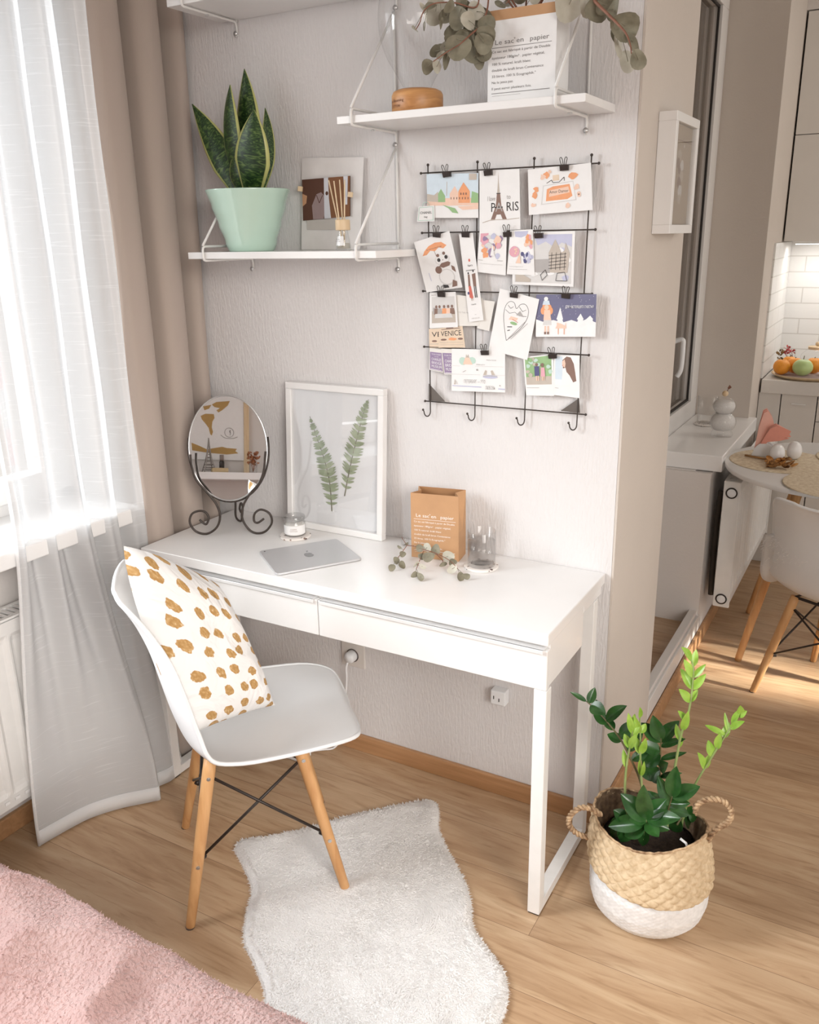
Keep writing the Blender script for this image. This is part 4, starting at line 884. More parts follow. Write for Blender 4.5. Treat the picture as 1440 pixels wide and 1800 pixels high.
hang('blank cream card between the bookmark and the heart drawing', [(846,527),(870,530),(860,582),(839,577)], -.0178, 'g', lambda m, f, K: None, 'note', 'note', CREAM)
def d_heart(m, f, K):
    H_ = [(.40,.22),(.30,.40),(.22,.60),(.22,.75),(.30,.84),(.42,.84),(.50,.76),(.58,.84),(.70,.86),(.80,.78),(.80,.64),(.70,.48),(.55,.34),(.40,.22)]
    hp = [(q.x, q.y) for q in spline([(a, b_, 0) for a, b_ in H_], 4)]; f.line(m, hp, .0035, K['k']); f.line(m, [(.24,.70),(.35,.66),(.48,.70),(.60,.66),(.78,.68)], .003, K['k']); f.line(m, [(.28,.78),(.36,.74),(.42,.78)], .003, K['k']); f.line(m, [(.56,.80),(.66,.74),(.74,.78)], .003, K['k'])
    f.poly(m, [(.52,.66),(.60,.74),(.72,.66)], K['g']); f.poly(m, [(.36,.56),(.40,.62),(.58,.62),(.56,.57)], K['p']); f.oval(m, .50,.52,.09,.025,K['gr']); f.line(m, [(.45,.58),(.6,.55)], .004, K['r']); f.line(m, [(.36,.44),(.48,.46)], .006, K['k']); f.line(m, [(.38,.38),(.44,.40)], .006, K['k'])
    f.line(m, [(.44,.26),(.78,.60)], .005, K['g']); f.line(m, [(.50,.26),(.84,.58)], .004, K['g'])
hang('tilted white sheet with a line-drawn heart clipped to the middle rod', [(879,507),(948,526),(927,633),(859,614)], -.0228, 'k g p gr r', d_heart)
def d_winter(m, f, K):
    f.rect(m, 0,0,1,1,K['b']); f.poly(m, [(0,0),(0,.42),(.12,.36),(.3,.40),(.45,.34),(.6,.40),(.72,.34),(.85,.42),(1,.34),(1,0)], K['wh']); 
    for u, h_ in ((.41,.70),(.75,.55),(.905,.5)): f.poly(m, [(u-.09,.22),(u-.04,.40),(u-.06,.42),(u,h_),(u+.05,.42),(u+.04,.40),(u+.09,.22)], K['wh'])
    f.poly(m, [(.12,.28),(.14,.44),(.26,.44),(.27,.28)], K['ltg']); f.oval(m, .18,.72,.075,.10,K['o'],12,.2); f.oval(m, .12,.62,.04,.09,K['o']); f.oval(m, .25,.62,.04,.09,K['o']); f.poly(m, [(.13,.40),(.14,.64),(.24,.64),(.26,.40)], K['p']); f.oval(m, .18,.70,.04,.06,K['bg']); f.poly(m, [(.11,.76),(.13,.86),(.22,.86),(.24,.76)], K['s']); f.oval(m, .17,.90,.035,.05,K['wh'])
    f.rect(m, .15,.08,.175,.26,K['p']); f.rect(m, .20,.08,.225,.26,K['p']); f.rect(m, .145,.06,.18,.12,K['br']); f.rect(m, .195,.06,.23,.12,K['br'])
    f.poly(m, [(.34,.20),(.36,.28),(.36,.34),(.42,.32),(.50,.26),(.51,.36),(.52,.2)], K['p']); f.rect(m, .38,.06,.39,.2,K['o']); f.rect(m, .48,.06,.49,.2,K['o']); R = random.Random(2)
    for i in range(26): f.oval(m, R.random(), R.uniform(.45,.98), .004,.007,K['wh'],5)
    f.text(m, 'для настоящего счастья', .50,.68,.085,K['wh'],.46)
hang('dark blue winter card with a red-haired girl, at the right of the middle rod', [(943,518),(1049,517),(1047,592),(942,592)], -.0206, 'b wh ltg o p bg s br', d_winter)
def d_ven(m, f, K):
    f.text(m, 'VENICE', .08,.58,.26,K['k'],.84); f.rect(m, .1,.90,.9,.93,K['br']); f.poly(m, [(.3,.94),(.32,1),(.6,1),(.62,.94)], K['br']); f.oval(m, .2,.40,.12,.05,K['br']); f.oval(m, .55,.42,.16,.07,K['o'],10,.2); f.oval(m, .86,.42,.1,.05,K['br']); f.rect(m, .05,.25,.95,.26,K['g']); f.rect(m, .05,.14,.95,.15,K['g'])
hang('left of the two peach tickets lettered VENICE, mostly covered by its twin', [(754,578),(778,577),(778,612),(755,612)], -.0180, 'k br o g', lambda m, f, K: (f.text(m, 'VE', .2,.58,.26,K['k'],.7), f.oval(m, .4,.36,.2,.05,K['br']), f.rect(m, .05,.2,.95,.22,K['g'])), 'ticket', 'ticket', COL['bg'])
hang('right of the two peach tickets lettered VENICE, under the group photo', [(772,577),(813,573),(818,611),(771,611)], -.0190, 'k br o g', d_ven, 'ticket', 'ticket', COL['bg'])
def d_cbm(m, f, K, cut=False):
    f.rect(m, .05,.04,.97,.84,K['pu']); a = .78
    for s, v, h_ in (('YOUR TICKET', .72,.06), ('TO THE', .63,.04), ('CHARLES', .47,.12), ('BRIDGE', .31,.12), ('MUSEUM', .15,.12)): f.text(m, s, .16 if not s[0] == 'T' else .4, v, h_, K['wh'], .76 if s[0] != 'T' else .3)
    f.rect(m, .1,.06,.9,.08,K['wh'])
hang('left of the two purple museum tickets at the lower left of the grid', [(755,612),(777,614),(779,655),(755,650)], -.0186, 'pu wh', d_cbm, 'ticket', 'ticket', CREAM)
hang('right of the two purple museum tickets, tucked behind the city card', [(776,613),(800,614),(804,659),(781,658)], -.0192, 'pu wh', d_cbm, 'ticket', 'ticket', CREAM)
def d_city(m, f, K):
    f.oval(m, .22,.72,.08,.09,K['mi'],10,.15); f.oval(m, .38,.73,.08,.09,K['mi'],10,.15); f.poly(m, [(.22,.64),(.26,.80),(.34,.80),(.40,.64)], K['p']); f.poly(m, [(.27,.80),(.28,.88),(.30,.84),(.32,.88),(.34,.80)], K['t'])
    f.rect(m, .02,.60,.16,.604,K['g']); f.rect(m, .45,.60,.98,.604,K['g']); f.rect(m, 0,.40,.55,.404,K['g']); f.rect(m, .66,.40,1,.404,K['g']); f.text(m, 'Мосты города', .66,.74,.03,K['g'],.18); f.text(m, 'белые ночи', .47,.63,.03,K['g'],.16)
    f.poly(m, [(.60,.40),(.64,.52),(.67,.50),(.66,.40)], K['t']); f.poly(m, [(.76,.40),(.74,.50),(.77,.52),(.82,.40)], K['t']); f.oval(m, .73,.36,.14,.04,K['lv']); f.rect(m, .6,.37,.86,.385,K['g']); f.poly(m, [(.05,.16),(.08,.16),(.07,.30)], K['t']); f.poly(m, [(.08,.17),(.12,.17),(.08,.28)], K['ltg'])
    f.text(m, 'ПЕТЕРБУРГ — ЭТО', .24,.20,.085,K['g'],.40); f.text(m, 'ЛЮБОВЬ', .64,.06,.085,K['g'],.18); f.poly(m, [(.02,.12),(.57,.10),(.57,.125),(.02,.14)], K['lv']); f.poly(m, [(.88,.07),(1,.06),(1,.09),(.88,.095)], K['lv']); f.oval(m, .49,.52,.02,.025,K['g'],7); f.line(m, [(.22,.46),(.28,.50)], .006, K['g']); f.oval(m, .91,.16,.012,.018,K['g'],6)
hang('white postcard with small city drawings and two bridges, on the lowest rod at left', [(794,613),(888,615),(888,690),(794,687)], -.0214, 'mi p t g lv ltg', d_city)
def d_park(m, f, K):
    f.rect(m, .05,.28,.93,.97,K['gr']); f.rect(m, .05,.28,.93,.48,K['t']); R = random.Random(8)
    for i in range(20): f.oval(m, R.uniform(.1,.88), R.uniform(.5,.93), .07,.05, [K['mi'],K['gr'],K['t']][i % 3], 8, .3)
    f.poly(m, [(.36,.50),(.36,.74),(.52,.74),(.52,.50)], K['nv']); f.oval(m, .44,.78,.05,.04,K['br']); f.rect(m, .40,.38,.44,.50,K['p']); f.rect(m, .46,.38,.50,.50,K['p']); f.poly(m, [(.56,.48),(.58,.70),(.70,.70),(.72,.48)], K['pk']); f.oval(m, .63,.76,.05,.05,K['br']); f.rect(m, .60,.38,.64,.48,K['p']); f.rect(m, .66,.38,.69,.48,K['p']); f.rect(m, .05,.2,.5,.21,K['g'])
hang('instant photo of two people in a green park, left of the last photo pair', [(920,628),(973,622),(974,696),(925,695)], -.0198, 'gr t mi nv br p pk g', d_park, 'photograph', 'photograph')
def d_girl(m, f, K):
    f.rect(m, .06,.26,.94,.97,K['wh']); f.rect(m, .06,.40,.34,.97,K['s']); f.poly(m, [(.30,.26),(.34,.52),(.44,.64),(.60,.62),(.86,.44),(.90,.26)], 0); f.poly(m, [(.36,.68),(.34,.88),(.50,.97),(.66,.95),(.78,.80),(.84,.58),(.88,.40),(.76,.36),(.62,.52),(.50,.60),(.46,.70)], K['br']); f.poly(m, [(.34,.74),(.32,.84),(.42,.90),(.46,.80),(.44,.70)], K['p']); f.line(m, [(.33,.75),(.38,.76)], .006, K['r']); f.rect(m, .06,.18,.2,.19,K['g'])
hang('instant photo of a woman with long brown hair, right of the last photo pair', [(974,624),(1019,625),(1019,700),(973,694)], -.0210, 'wh s br p r g', d_girl, 'photograph', 'photograph')

CLIPS = [(786,304,'over the old town card'),(859,301,'over the tower card'),(993,292,'over the perfume card'),(769,410,'over the panda card'),(820,410,'over the long bookmark'),(893,409,'between the two flower cards'),
         (948,411,'over the castle card'),(777,515,'over the group photo'),(905,516,'over the heart drawing'),(996,517,'over the winter card'),(853,617,'over the city card'),(972,623,'over the two last photos')]
CLIPM = pm('black_binder_clip', (.03,.022,.02), .35, .2, 50)
def make_clip():
    t = thing('binder_clip', 'c', 'binder clip', (0,0,0)); w = .0095
    m = MB(); m.add([(-w,-.0035,-.011),(w,-.0035,-.011),(w,-.0078,.0),(-w,-.0078,.0),(-w,.0035,-.011),(w,.0035,-.011),(w,.0035,0),(-w,.0035,0)],
                    [(0,1,2,3),(5,4,7,6),(3,2,6,7),(0,3,7,4),(1,5,6,2)]); m.build('clip_body', CLIPM, t, world=False, thick=.0008, bevel=.0004)
    for s in (-1, 1):
        pts = [Vector((s*.0015,-.006,.0)), Vector((s*.0018,-.0075,.006)), Vector((s*.0030,-.009,.013)), Vector((s*.0060,-.0095,.0165)), Vector((s*.0086,-.0092,.0135)), Vector((s*.0070,-.0085,.007)), Vector((s*.0052,-.007,.0))]
        MB().tube(spline(pts, 4), .0008, 6).build('wire_handle', IRON, t, smooth=True, world=False)
    return t
cp = make_clip()
for k, (u, v, wh) in enumerate(CLIPS):
    c = cp if k == 0 else copy_tree(cp); p = px3(u, v, -.022); c.location = (p.x, -.0225, p.z+.0015); c.rotation_euler = (0, random.uniform(-.12,.12), 0)
    tag(c, 'black binder clip on the wire grid '+wh, 'binder clip', 'binder clips on the wire grid')

# ------------------------------------------------------------------ on the desk: mirror
MN = Vector((.476,-.879,.165)).normalized(); MF = Vector((-1.045,-.203,.74)); hn = Vector((.476,-.879,0)); hd_ = Vector((.879,.476,0))
t = thing('table_mirror', 'oval mirror on a black scrolled iron stand at the left end of the desk', 'mirror', MF)
mc = onp(401, 788, MF+Vector((-.02,.035,0)), hn); ex = hd_; ey = MN.cross(hd_) * -1; ey = ey if ey.z > 0 else -ey
RX, RZ = .1115, .149
def ell(a, k, off): return mc + ex*math.cos(a)*RX*k + ey*math.sin(a)*RZ*k + MN*off
def mirror_mat():
    m, nt, b = tree('mirror_silver'); b.inputs['Base Color'].default_value = (.9,.9,.9,1); b.inputs['Metallic'].default_value = 1; b.inputs['Roughness'].default_value = .01; return m
m = MB(); K = 64; m.add([ell(2*PI*k/K, .985, .0042) for k in range(K)], [tuple(range(K))])
gl = m.build('mirror_glass', mirror_mat(), t)
m = MB(); m.tube([ell(2*PI*k/K, 1.0, .002) for k in range(K)], .0028, 8, closed=True); m.build('chrome_rim', STEEL, t, smooth=True)
m = MB(); m.add([ell(2*PI*k/K, .99, .0036) for k in range(K)]+[ell(2*PI*k/K, .97, -.004) for k in range(K)], [tuple(range(2*K-1, K-1, -1))]+[(k, (k+1) % K, K+(k+1) % K, K+k) for k in range(K)]); m.build('backing', BLACK, t)
SL = [(335,800),(336,812),(338,822),(345,844),(364,866),(381,888),(387,909),(381,928),(364,939),(345,935),(334,920),(337,905),(349,899),(361,901),(367,911),(363,922),(356,919),(351,914)]
SR = [(467,795),(466,806),(464,828),(456,850),(440,869),(428,890),(426,912),(437,931),(451,938.5),(467,935),(478,920),(474,904),(459,897),(448,904),(447,917),(453.6,920),(464,913)]
for S_ in (SL, SR):
    pts = [onp(u, v, MF+Vector((-.002,.004,0)), hn) for u, v in S_]
    dz = .7432-min(p.z for p in pts); pts = [p+Vector((0,0,dz)) for p in pts]; MB().tube(spline(pts, 5), .0033, 8).build('scroll_leg', IRON, t, smooth=True)
MB().tube([ell(PI*1.0-.2+k*(PI+.4)/24, 1.035, -.006) for k in range(25)], .0030, 8).build('cradle', IRON, t, smooth=True)
rb = Vector((-1.096,-.096,.7432)); c0 = ell(PI*1.5, 1.0, -.008)
pts = [c0, c0.lerp(rb, .5)+Vector((0,0,.03)), rb+Vector((0,-.02,.02)), rb, rb+Vector((-.012,.022,.008)), rb+Vector((-.014,.03,.035)), rb+Vector((-.006,.014,.052)), rb+Vector((0,.0,.040)), rb+Vector((-.002,.006,.026))]
MB().tube(spline(pts, 6), .0032, 8).build('scroll_leg', IRON, t, smooth=True)

# ------------------------------------------------------------------ fern frame
x0, x1, zt = -.951, -.623, 1.163
def FP(x, z, off=0):     # leaning plane
    k = (z-.74)/(zt-.74); return Vector((x, lerp(-.042,-.012, k)-off, z))
t = thing('picture_frame', 'white frame with two pressed green ferns leaning on the wall on the desk', 'picture frame', (-.787,-.03,.74))
fw = .018
m = MB()
def bar(m, xa, xb, za, zb, o0, o1):
    P = [FP(xa,za,o0),FP(xb,za,o0),FP(xb,zb,o0),FP(xa,zb,o0)]; Q = [FP(xa,za,o1),FP(xb,za,o1),FP(xb,zb,o1),FP(xa,zb,o1)]
    m.add(P+Q, [(3,2,1,0),(4,5,6,7),(0,1,5,4),(1,2,6,5),(2,3,7,6),(3,0,4,7)])
for a in ((x0,x1,.7405,.7405+fw),(x0,x1,zt-fw,zt),(x0,x0+fw,.7405+fw,zt-fw),(x1-fw,x1,.7405+fw,zt-fw)): bar(m, *a, -.009, .014)
m.build('frame', WHITE, t, bevel=.0015)
m = MB(); bar(m, x0+fw, x1-fw, .7405+fw, zt-fw, -.004, .0); m.build('mount', pm('mount_board', (.78,.785,.80), .8, .01), t)
m = MB(); bar(m, x0+fw-.001, x1-fw+.001, .7405+fw-.001, zt-fw+.001, .0085, .010); m.build('glazing', glassmat('frame_glazing', (1,1,1), True, .6), t)
FERN = leaf_mat('pressed_fern', (.20,.25,.13), (.36,.42,.27)); FERND = leaf_mat('dark_fern_rib', (.10,.10,.05), (.16,.15,.08))
def fern(px, wmax, lean, mi):
    sp = spline([at(u, v, 'y', -.030) for u, v in px], 12); sp = [FP(p.x, p.z, .0012) for p in sp]; L = len(sp); g = MB(); g.tube(sp, [lerp(.0016,.0006,i/L) for i in range(L)], 6, mi=1)
    for s in (-1, 1):
        n = 30
        for k in range(n):
            f = .10+.88*k/n; i = int(f*(L-1)); p = sp[i]; d = (sp[min(i+1,L-1)]-sp[i-1]).normalized(); nn = Vector((0,-1,0)); sd = d.cross(nn).normalized()*s
            ln = wmax*(math.sin(min(1, (f+.10)/.45)*PI/2) if f < .35 else (1-((f-.35)/.66)**1.35))+.0012; ln *= random.uniform(.9,1.08); w = .0058*(.6+.4*ln/wmax); a = (sd*1.0+d*lean+Vector((0,0,random.uniform(-.06,.06)))).normalized(); b_ = a.cross(nn).normalized()
            pts = []
            for q in range(9): fq = q/8; ww = w*math.sin(PI*min(1, fq*.9+.1))**.6*(1-.55*fq); pts.append((p+a*ln*fq, ww))
            poly = [c+b_*x for c, x in pts]+[c-b_*x for c, x in reversed(pts)]
            poly = [q+Vector((0,-.0004*(k % 3)-.0004,0)) for q in poly]; g.add(poly, [tuple(range(len(poly)))], 0)
    return g.build('pressed_fern', [FERN, FERND], t)
fern([(586.5,897),(581,850),(570,809),(554,768),(541,733)], .034, .28, 0)
fern([(607.6,871),(616,817),(626,768),(635,728),(643,704)], .031, .45, 0)

# ------------------------------------------------------------------ candle, glass, coasters
def terrazzo():
    m, nt, b = tree('terrazzo'); v = coords(nt, 'Object', (95,95,95)); vo = N(nt, 'ShaderNodeTexVoronoi', i_Scale=1.0); nt.links.new(v, vo.inputs['Vector']); sp = N(nt, 'ShaderNodeSeparateColor'); nt.links.new(vo.outputs['Color'], sp.inputs[0])
    f1 = ramp(nt, vo.outputs['Distance'], [(.34, (1,1,1)), (.38, (0,0,0))]); f2 = ramp(nt, sp.outputs[0], [(.50, (0,0,0)), (.51, (1,1,1))]); mu = N(nt, 'ShaderNodeMath', operation='MULTIPLY'); nt.links.new(f1, mu.inputs[0]); nt.links.new(f2, mu.inputs[1])
    c = ramp(nt, sp.outputs[1], [(.4, (.10,.06,.05)), (.6, (.30,.20,.15)), (.8, (.45,.42,.40))]); mx = N(nt, 'ShaderNodeMix', data_type='RGBA'); nt.links.new(mu.outputs[0], mx.inputs[0]); mx.inputs[6].default_value = (.78,.74,.70,1); nt.links.new(c, mx.inputs[7]); nt.links.new(mx.outputs[2], b.inputs['Base Color']); b.inputs['Roughness'].default_value = .35; return m
TERR = terrazzo()
cc1 = Vector((-.868,-.128,.74)); cc2 = Vector((-.294,-.105,.74))
for c, lb in ((cc1,'round terrazzo coaster under the white candle jar'),(cc2,'round terrazzo coaster under the water glass')):
    o = MB().lathe([(0,0),(.043,0),(.0445,.001),(.0445,.0055),(.043,.007),(0,.007)], 48, c).build('coaster', TERR, None, smooth=True, bevel=.0006); tag(o, lb, 'coaster', 'terrazzo coasters on the desk')
c = cc1+Vector((0,0,.0072)); t = thing('candle_jar', 'white candle in a lidded glass jar on the coaster beside the mirror', 'candle', c)
MB().lathe([(0,0),(.0285,0),(.0305,.002),(.0305,.036),(.0285,.040),(.0270,.042),(.0270,.044),(.0255,.044),(.0255,.0405),(.0285,.036),(.0285,.003),(0,.003)], 40, c).build('jar', GLASS, t, smooth=True)
MB().lathe([(0,.0035),(.0278,.0035),(.0278,.033),(0,.033)], 32, c).build('wax', pm('candle_wax', (.84,.82,.78), .5), t, smooth=True, bevel=.002)
MB().lathe([(0,.0445),(.0285,.0445),(.0300,.046),(.0300,.054),(.0285,.0565),(0,.0565)], 36, c).build('lid', glassmat('frosted_lid', (.90,.90,.90), True, 1.0), t, smooth=True)
m = MB(); m.grid(lambda u, v: c+Vector((.0309*math.sin((u-.5)*2.6+.5), -.0309*math.cos((u-.5)*2.6+.5), .007+.026*v)), 14, 2); m.build('label_sticker', PAPER, t, smooth=True)
m = MB()
for txt, z, h_, w0 in (('CLEAN', .022, .0042, .018), ('COTTON', .016, .0042, .022)):
    V, F, tw = letters(txt); sx = w0/tw; sy = h_/.72; m.add([c+Vector((.0313*math.sin((x*sx-w0/2)/.031+.5), -.0313*math.cos((x*sx-w0/2)/.031+.5), z+y_*sy)) for x, y_ in V], F)
m.build('lettering', ink('brownish', (.30,.22,.18)), t)
c = cc2+Vector((0,0,.0072)); t = thing('water_glass', 'clear tumbler half filled with water on the coaster by the kraft bag', 'glass', c)
MB().lathe([(0,0),(.0345,0),(.0360,.002),(.0368,.092),(.0358,.093),(.0350,.092),(.0342,.010),(0,.008)], 56, c).build('tumbler', GLASS, t, smooth=True)
MB().lathe([(0,.0085),(.0341,.0102),(.0346,.066),(0,.066)], 48, c).build('water', glassmat('water', (.975,.965,.96), True, 0), t, smooth=True)

# tablet
P = [at(455,972,'z',.7405), at(592,950,'z',.7405), at(637,985,'z',.7405), at(486,1013,'z',.7405)]
def rounded(P, r, n=5):
    out = []
    for i, p in enumerate(P):
        a = (P[i-1]-p).normalized()*r; b_ = (P[(i+1) % 4]-p).normalized()*r
        for k in range(n+1): f = k/n; out.append(p+a*(1-f)**2+b_*f**2)
    return out
cen = sum(P, Vector())/4; t = thing('tablet', 'silver tablet lying face down on the desk', 'tablet', (cen.x, cen.y, .74))
R_ = rounded(P, .012); R_ = [Vector((p.x, p.y, .7405)) for p in R_]
SIL = pm('silver_aluminium', (.62,.62,.63), .38, .01, 20, metal=.55)
nrm_ = Vector((0,0,1)); m = MB(); 
if (R_[1]-R_[0]).cross(R_[2]-R_[1]).z < 0: R_ = R_[::-1]
m.plate(R_, nrm_, .0062).build('case', SIL, t, bevel=.0018, bseg=3)
f = Face(P[0]+nrm_*.0063, P[1]+nrm_*.0063, P[2]+nrm_*.0063, P[3]+nrm_*.0063)
if f.n.z < 0: f.n = -f.n
m = MB(); ap = []
for k in range(36):
    a = 2*PI*k/36; r = 1-.10*math.cos(a)**0*0; x = math.cos(a); y_ = math.sin(a); rr = 1.0-.16*max(0, math.cos(a-PI/2))**8-.08*max(0, math.cos(a+PI/2))**10; d = math.hypot(x*rr-1.15, y_*rr-.12)
    if d < .42: rr *= 1-(.42-d)*.9
    ap.append((.50+.058*x*rr*.92, .50+.10*y_*rr))
f.poly(m, ap, 0); f.poly(m, [(.502,.61),(.505,.66),(.53,.69),(.528,.64)], 0); m.build('apple_shaped_mark', pm('dark_silver', (.34,.335,.34), .25, metal=.5), t)
m = MB(); f.oval(m, .06,.93,.010,.017,0); m.build('camera_lens', BLACK, t)

# bud vase and eucalyptus sprig in front of the kraft bag
vz = Vector((-.551,-.050,.74)); t = thing('bud_vase', 'tiny clear glass bud vase on the desk left of the kraft bag', 'vase', vz)
MB().lathe([(0,0),(.010,0),(.0115,.002),(.0115,.020),(.006,.028),(.0055,.034),(.0065,.036),(.0045,.036),(.0045,.028),(.0095,.019),(.0095,.003),(0,.003)], 28, vz).build('glass_body', GLASS, t, smooth=True)
t = thing('eucalyptus_sprig', 'dried eucalyptus sprig lying on the desk in front of the kraft bag', 'dried plant', (-.42,-.17,.74))
def dk(u, v, h): return at(u, v, 'z', .74+h)
br = [[(706,944,.03),(716,958,.03),(728,960,.032),(745,966,.04),(765,972,.035),(790,985,.03),(805,1000,.012)], [(716,958,.03),(706,972,.016),(697,984,.010)], [(745,968,.04),(738,985,.022),(732,1000,.012)], [(765,972,.035),(778,985,.02),(777,990,.012)]]
so = MB()
for b_ in br: so.tube(spline([dk(*q) for q in b_], 5), .0010, 6)
s0 = so.build('twig', BRANCH, t, smooth=True)
lv = [(708,974,6,1,.018),(697,985,7,.8,.012),(707,993,8,.8,.009),(689,998,7,.9,.009),(738,964,8,.9,.040),(751,962,8.5,.9,.045),(766,966,10,.85,.042),(753,979,11,.8,.034),(741,978,6.5,.9,.03),(732,992,7,.45,.016),(743,996,7,.6,.014),(729,1010,7.5,.8,.010),(739,1014,9,.6,.009),(788,978,11,.9,.032),(796,988,9,.7,.026),(795,1000,10,.75,.013),(810,1014,9,.8,.009),(819,1013,8,.7,.010),(779,992,8,.6,.014),(702,962,5,.5,.026),(715,956,4.5,.45,.032)]
sp_all = [q for b_ in br for q in spline([dk(*p) for p in b_], 6)]
m = MB()
for k, (u, v, r, asp, h_) in enumerate(lv):
    c = dk(u, v, h_); near = min(sp_all, key=lambda q: (q-c).length); d = (CAM-c).normalized()+rv(.5); round_leaf(m, c, r/690, d, c-near+rv(.004), asp, 1 if k in (5,9,13,15,10) else 0, cup=.12)
    m.tube([near, c], .0006, 5)
for v in m.v: v.z = max(v.z, .7405)
m.build('leaves', [EUC, EUC2], s0, smooth=True)

# ------------------------------------------------------------------ sockets
sc = (-.768,-.0003,.333); t = thing('wall_socket', 'square wall socket under the desk with a plug in it', 'socket', sc)
MB().box((-.8095,-.0095,.2935),(-.7265,-.0003,.3735)).build('face_plate', pm('socket_white', (.70,.66,.62), .4), t, bevel=.002)
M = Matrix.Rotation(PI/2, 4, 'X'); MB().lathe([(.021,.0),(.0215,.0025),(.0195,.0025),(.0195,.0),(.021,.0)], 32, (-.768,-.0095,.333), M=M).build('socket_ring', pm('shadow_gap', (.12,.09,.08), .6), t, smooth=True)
t = thing('power_plug', 'white round plug with its cable hanging down behind the chair', 'plug', (-.768,-.01,.333))
m = MB(); m.lathe([(0,0),(.0175,0),(.018,.002),(.018,.018),(.014,.026),(0,.028)], 28, (-.768,-.0105,.333), M=M).build('plug_body', WPLAST, t, smooth=True)
MB().tube(spline([(-.772,-.03,.322),(-.775,-.038,.30),(-.778,-.034,.26),(-.79,-.03,.18),(-.81,-.03,.06),(-.83,-.04,.008),(-.86,-.07,.006),(-.90,-.10,.006)]), .0032, 8).build('cable', WPLAST, t, smooth=True)
t = thing('power_adapter', 'white power adapter lying on the floor below the plug', 'power adapter', (-.9,-.13,0))
MB().box((-.945,-.155,.0005),(-.875,-.105,.028)).build('case', WPLAST, t, bevel=.004)
t = thing('adapter_socket', 'small white square socket box under the right half of the desk', 'socket', (-.276,-.02,.325))
MB().box((-.298,-.030,.304),(-.254,-.0003,.347)).build('housing', WPLAST, t, bevel=.003)
MB().box((-.289,-.0308,.321),(-.2865,-.0299,.331)).box((-.273,-.0308,.316),(-.2705,-.0299,.326)).build('slots', BLACK, t)

# ------------------------------------------------------------------ frame on the partition end
t = thing('box_frame', 'deep white box frame with an illustrated print on the end of the partition wall', 'picture frame', (.045,.24,1.68))
ya, yb_, za, zb_ = .150,.385,1.548,1.812; xa, xb = EX+.0005, .062
m = MB(); 
for a, b_ in (((xa,ya,za),(xb,yb_,za+.020)),((xa,ya,zb_-.020),(xb,yb_,zb_)),((xa,ya,za+.02),(xb,ya+.020,zb_-.02)),((xa,yb_-.02,za+.02),(xb,yb_,zb_-.02))): m.box(a, b_)
m.build('frame', WHITE, t, bevel=.001)
MB().box((xa+.001,ya+.021,za+.021),(xa+.004,yb_-.021,zb_-.021)).build('back_board', OFFW, t)
MB().box((xb-.006,ya+.020,za+.020),(xb-.004,yb_-.020,zb_-.020)).build('glazing', glassmat('frame_glazing'), t)
f = Face(Vector((xa+.03,ya+.021,zb_-.021)), Vector((xa+.03,yb_-.021,zb_-.021)), Vector((xa+.03,yb_-.021,za+.021)), Vector((xa+.03,ya+.021,za+.021)))
m = MB(); m.plate([q-f.n*.001 for q in f.c], f.n, .001, 0)
for i, (u, v, r) in enumerate(((.40,.70,.10),(.35,.62,.09),(.55,.60,.09),(.55,.50,.10),(.45,.42,.10),(.52,.34,.11),(.5,.26,.09),(.42,.55,.07),(.60,.80,.03))): f.oval(m, u, v, r, r*.6, 1+(i % 3), 12, .2)
f.rect(m, .0,.84,1,.85,2); m.build('print', [ink('print_ground', (.42,.34,.26)), COL['t'], COL['br'], COL['ltg']], t)

# ------------------------------------------------------------------ potted plant in a belly basket
def weave_mat(name, dk_, lt):
    m, nt, b = tree(name); n = N(nt, 'ShaderNodeTexNoise', i_Scale=75.0, i_Detail=3.0); nt.links.new(coords(nt), n.inputs['Vector'])
    nt.links.new(ramp(nt, n.outputs[0], [(.32, dk_), (.66, lt)]), b.inputs['Base Color']); b.inputs['Roughness'].default_value = .75; return m
SEAG = weave_mat('seagrass_weave', (.50,.36,.21), (.66,.51,.33)); WEAVEW = weave_mat('white_weave', (.70,.69,.68), (.82,.81,.80)); ROPE = weave_mat('twisted_seagrass', (.20,.11,.055), (.60,.42,.25))
BC = Vector((.216,-.248,0))
def weave(u, z, n, pz):
    a = u*n + z/pz; b_ = u*n - z/pz; ia, ib = math.floor(a), math.floor(b_); fa, fb = a-ia, b_-ib
    s = abs(math.sin(PI*fb)) if (ia+ib) % 2 else abs(math.sin(PI*fa)); t_ = abs(math.sin(PI*fa)) if (ia+ib) % 2 else abs(math.sin(PI*fb)); return s**.6*(.45+.55*t_**.5)
t = thing('potted_zz_plant', 'glossy green plant in a white and natural seagrass belly basket beside the desk leg', 'potted plant', BC)
def bask(zs, rs, n, pz, amp, shift):
    L = len(zs)-1
    def fn(u, v):
        i = v*L; k = min(int(i), L-1); f = i-k; z = lerp(zs[k], zs[k+1], f); r = lerp(rs[k], rs[k+1], f); a = 2*PI*u
        r *= 1+.02*math.sin(2*a+1); rr = r + amp*weave(u, z+v*.0, n, pz); sh = shift(z)
        return BC+Vector((rr*math.cos(a)+sh[0], rr*math.sin(a)+sh[1], z+.006*math.sin(a*2+.6)*max(0, (z-.1)*6)))
    return fn
shf = lambda z: (-.016*max(0,(z-.12)/.12), .032*max(0,(z-.12)/.12))
z_ = [.002,.008,.03,.06,.10,.118,.145]; r_ = [.092,.108,.125,.133,.134,.128,.118]
m = MB(); m.grid(bask(z_, r_, 46, .0105, .0016, lambda z: (0,0)), 360, 70, uv=False); m.lathe([(0,.001),(.086,.001)], 48, BC); m.build('white_base', WEAVEW, t, smooth=True)
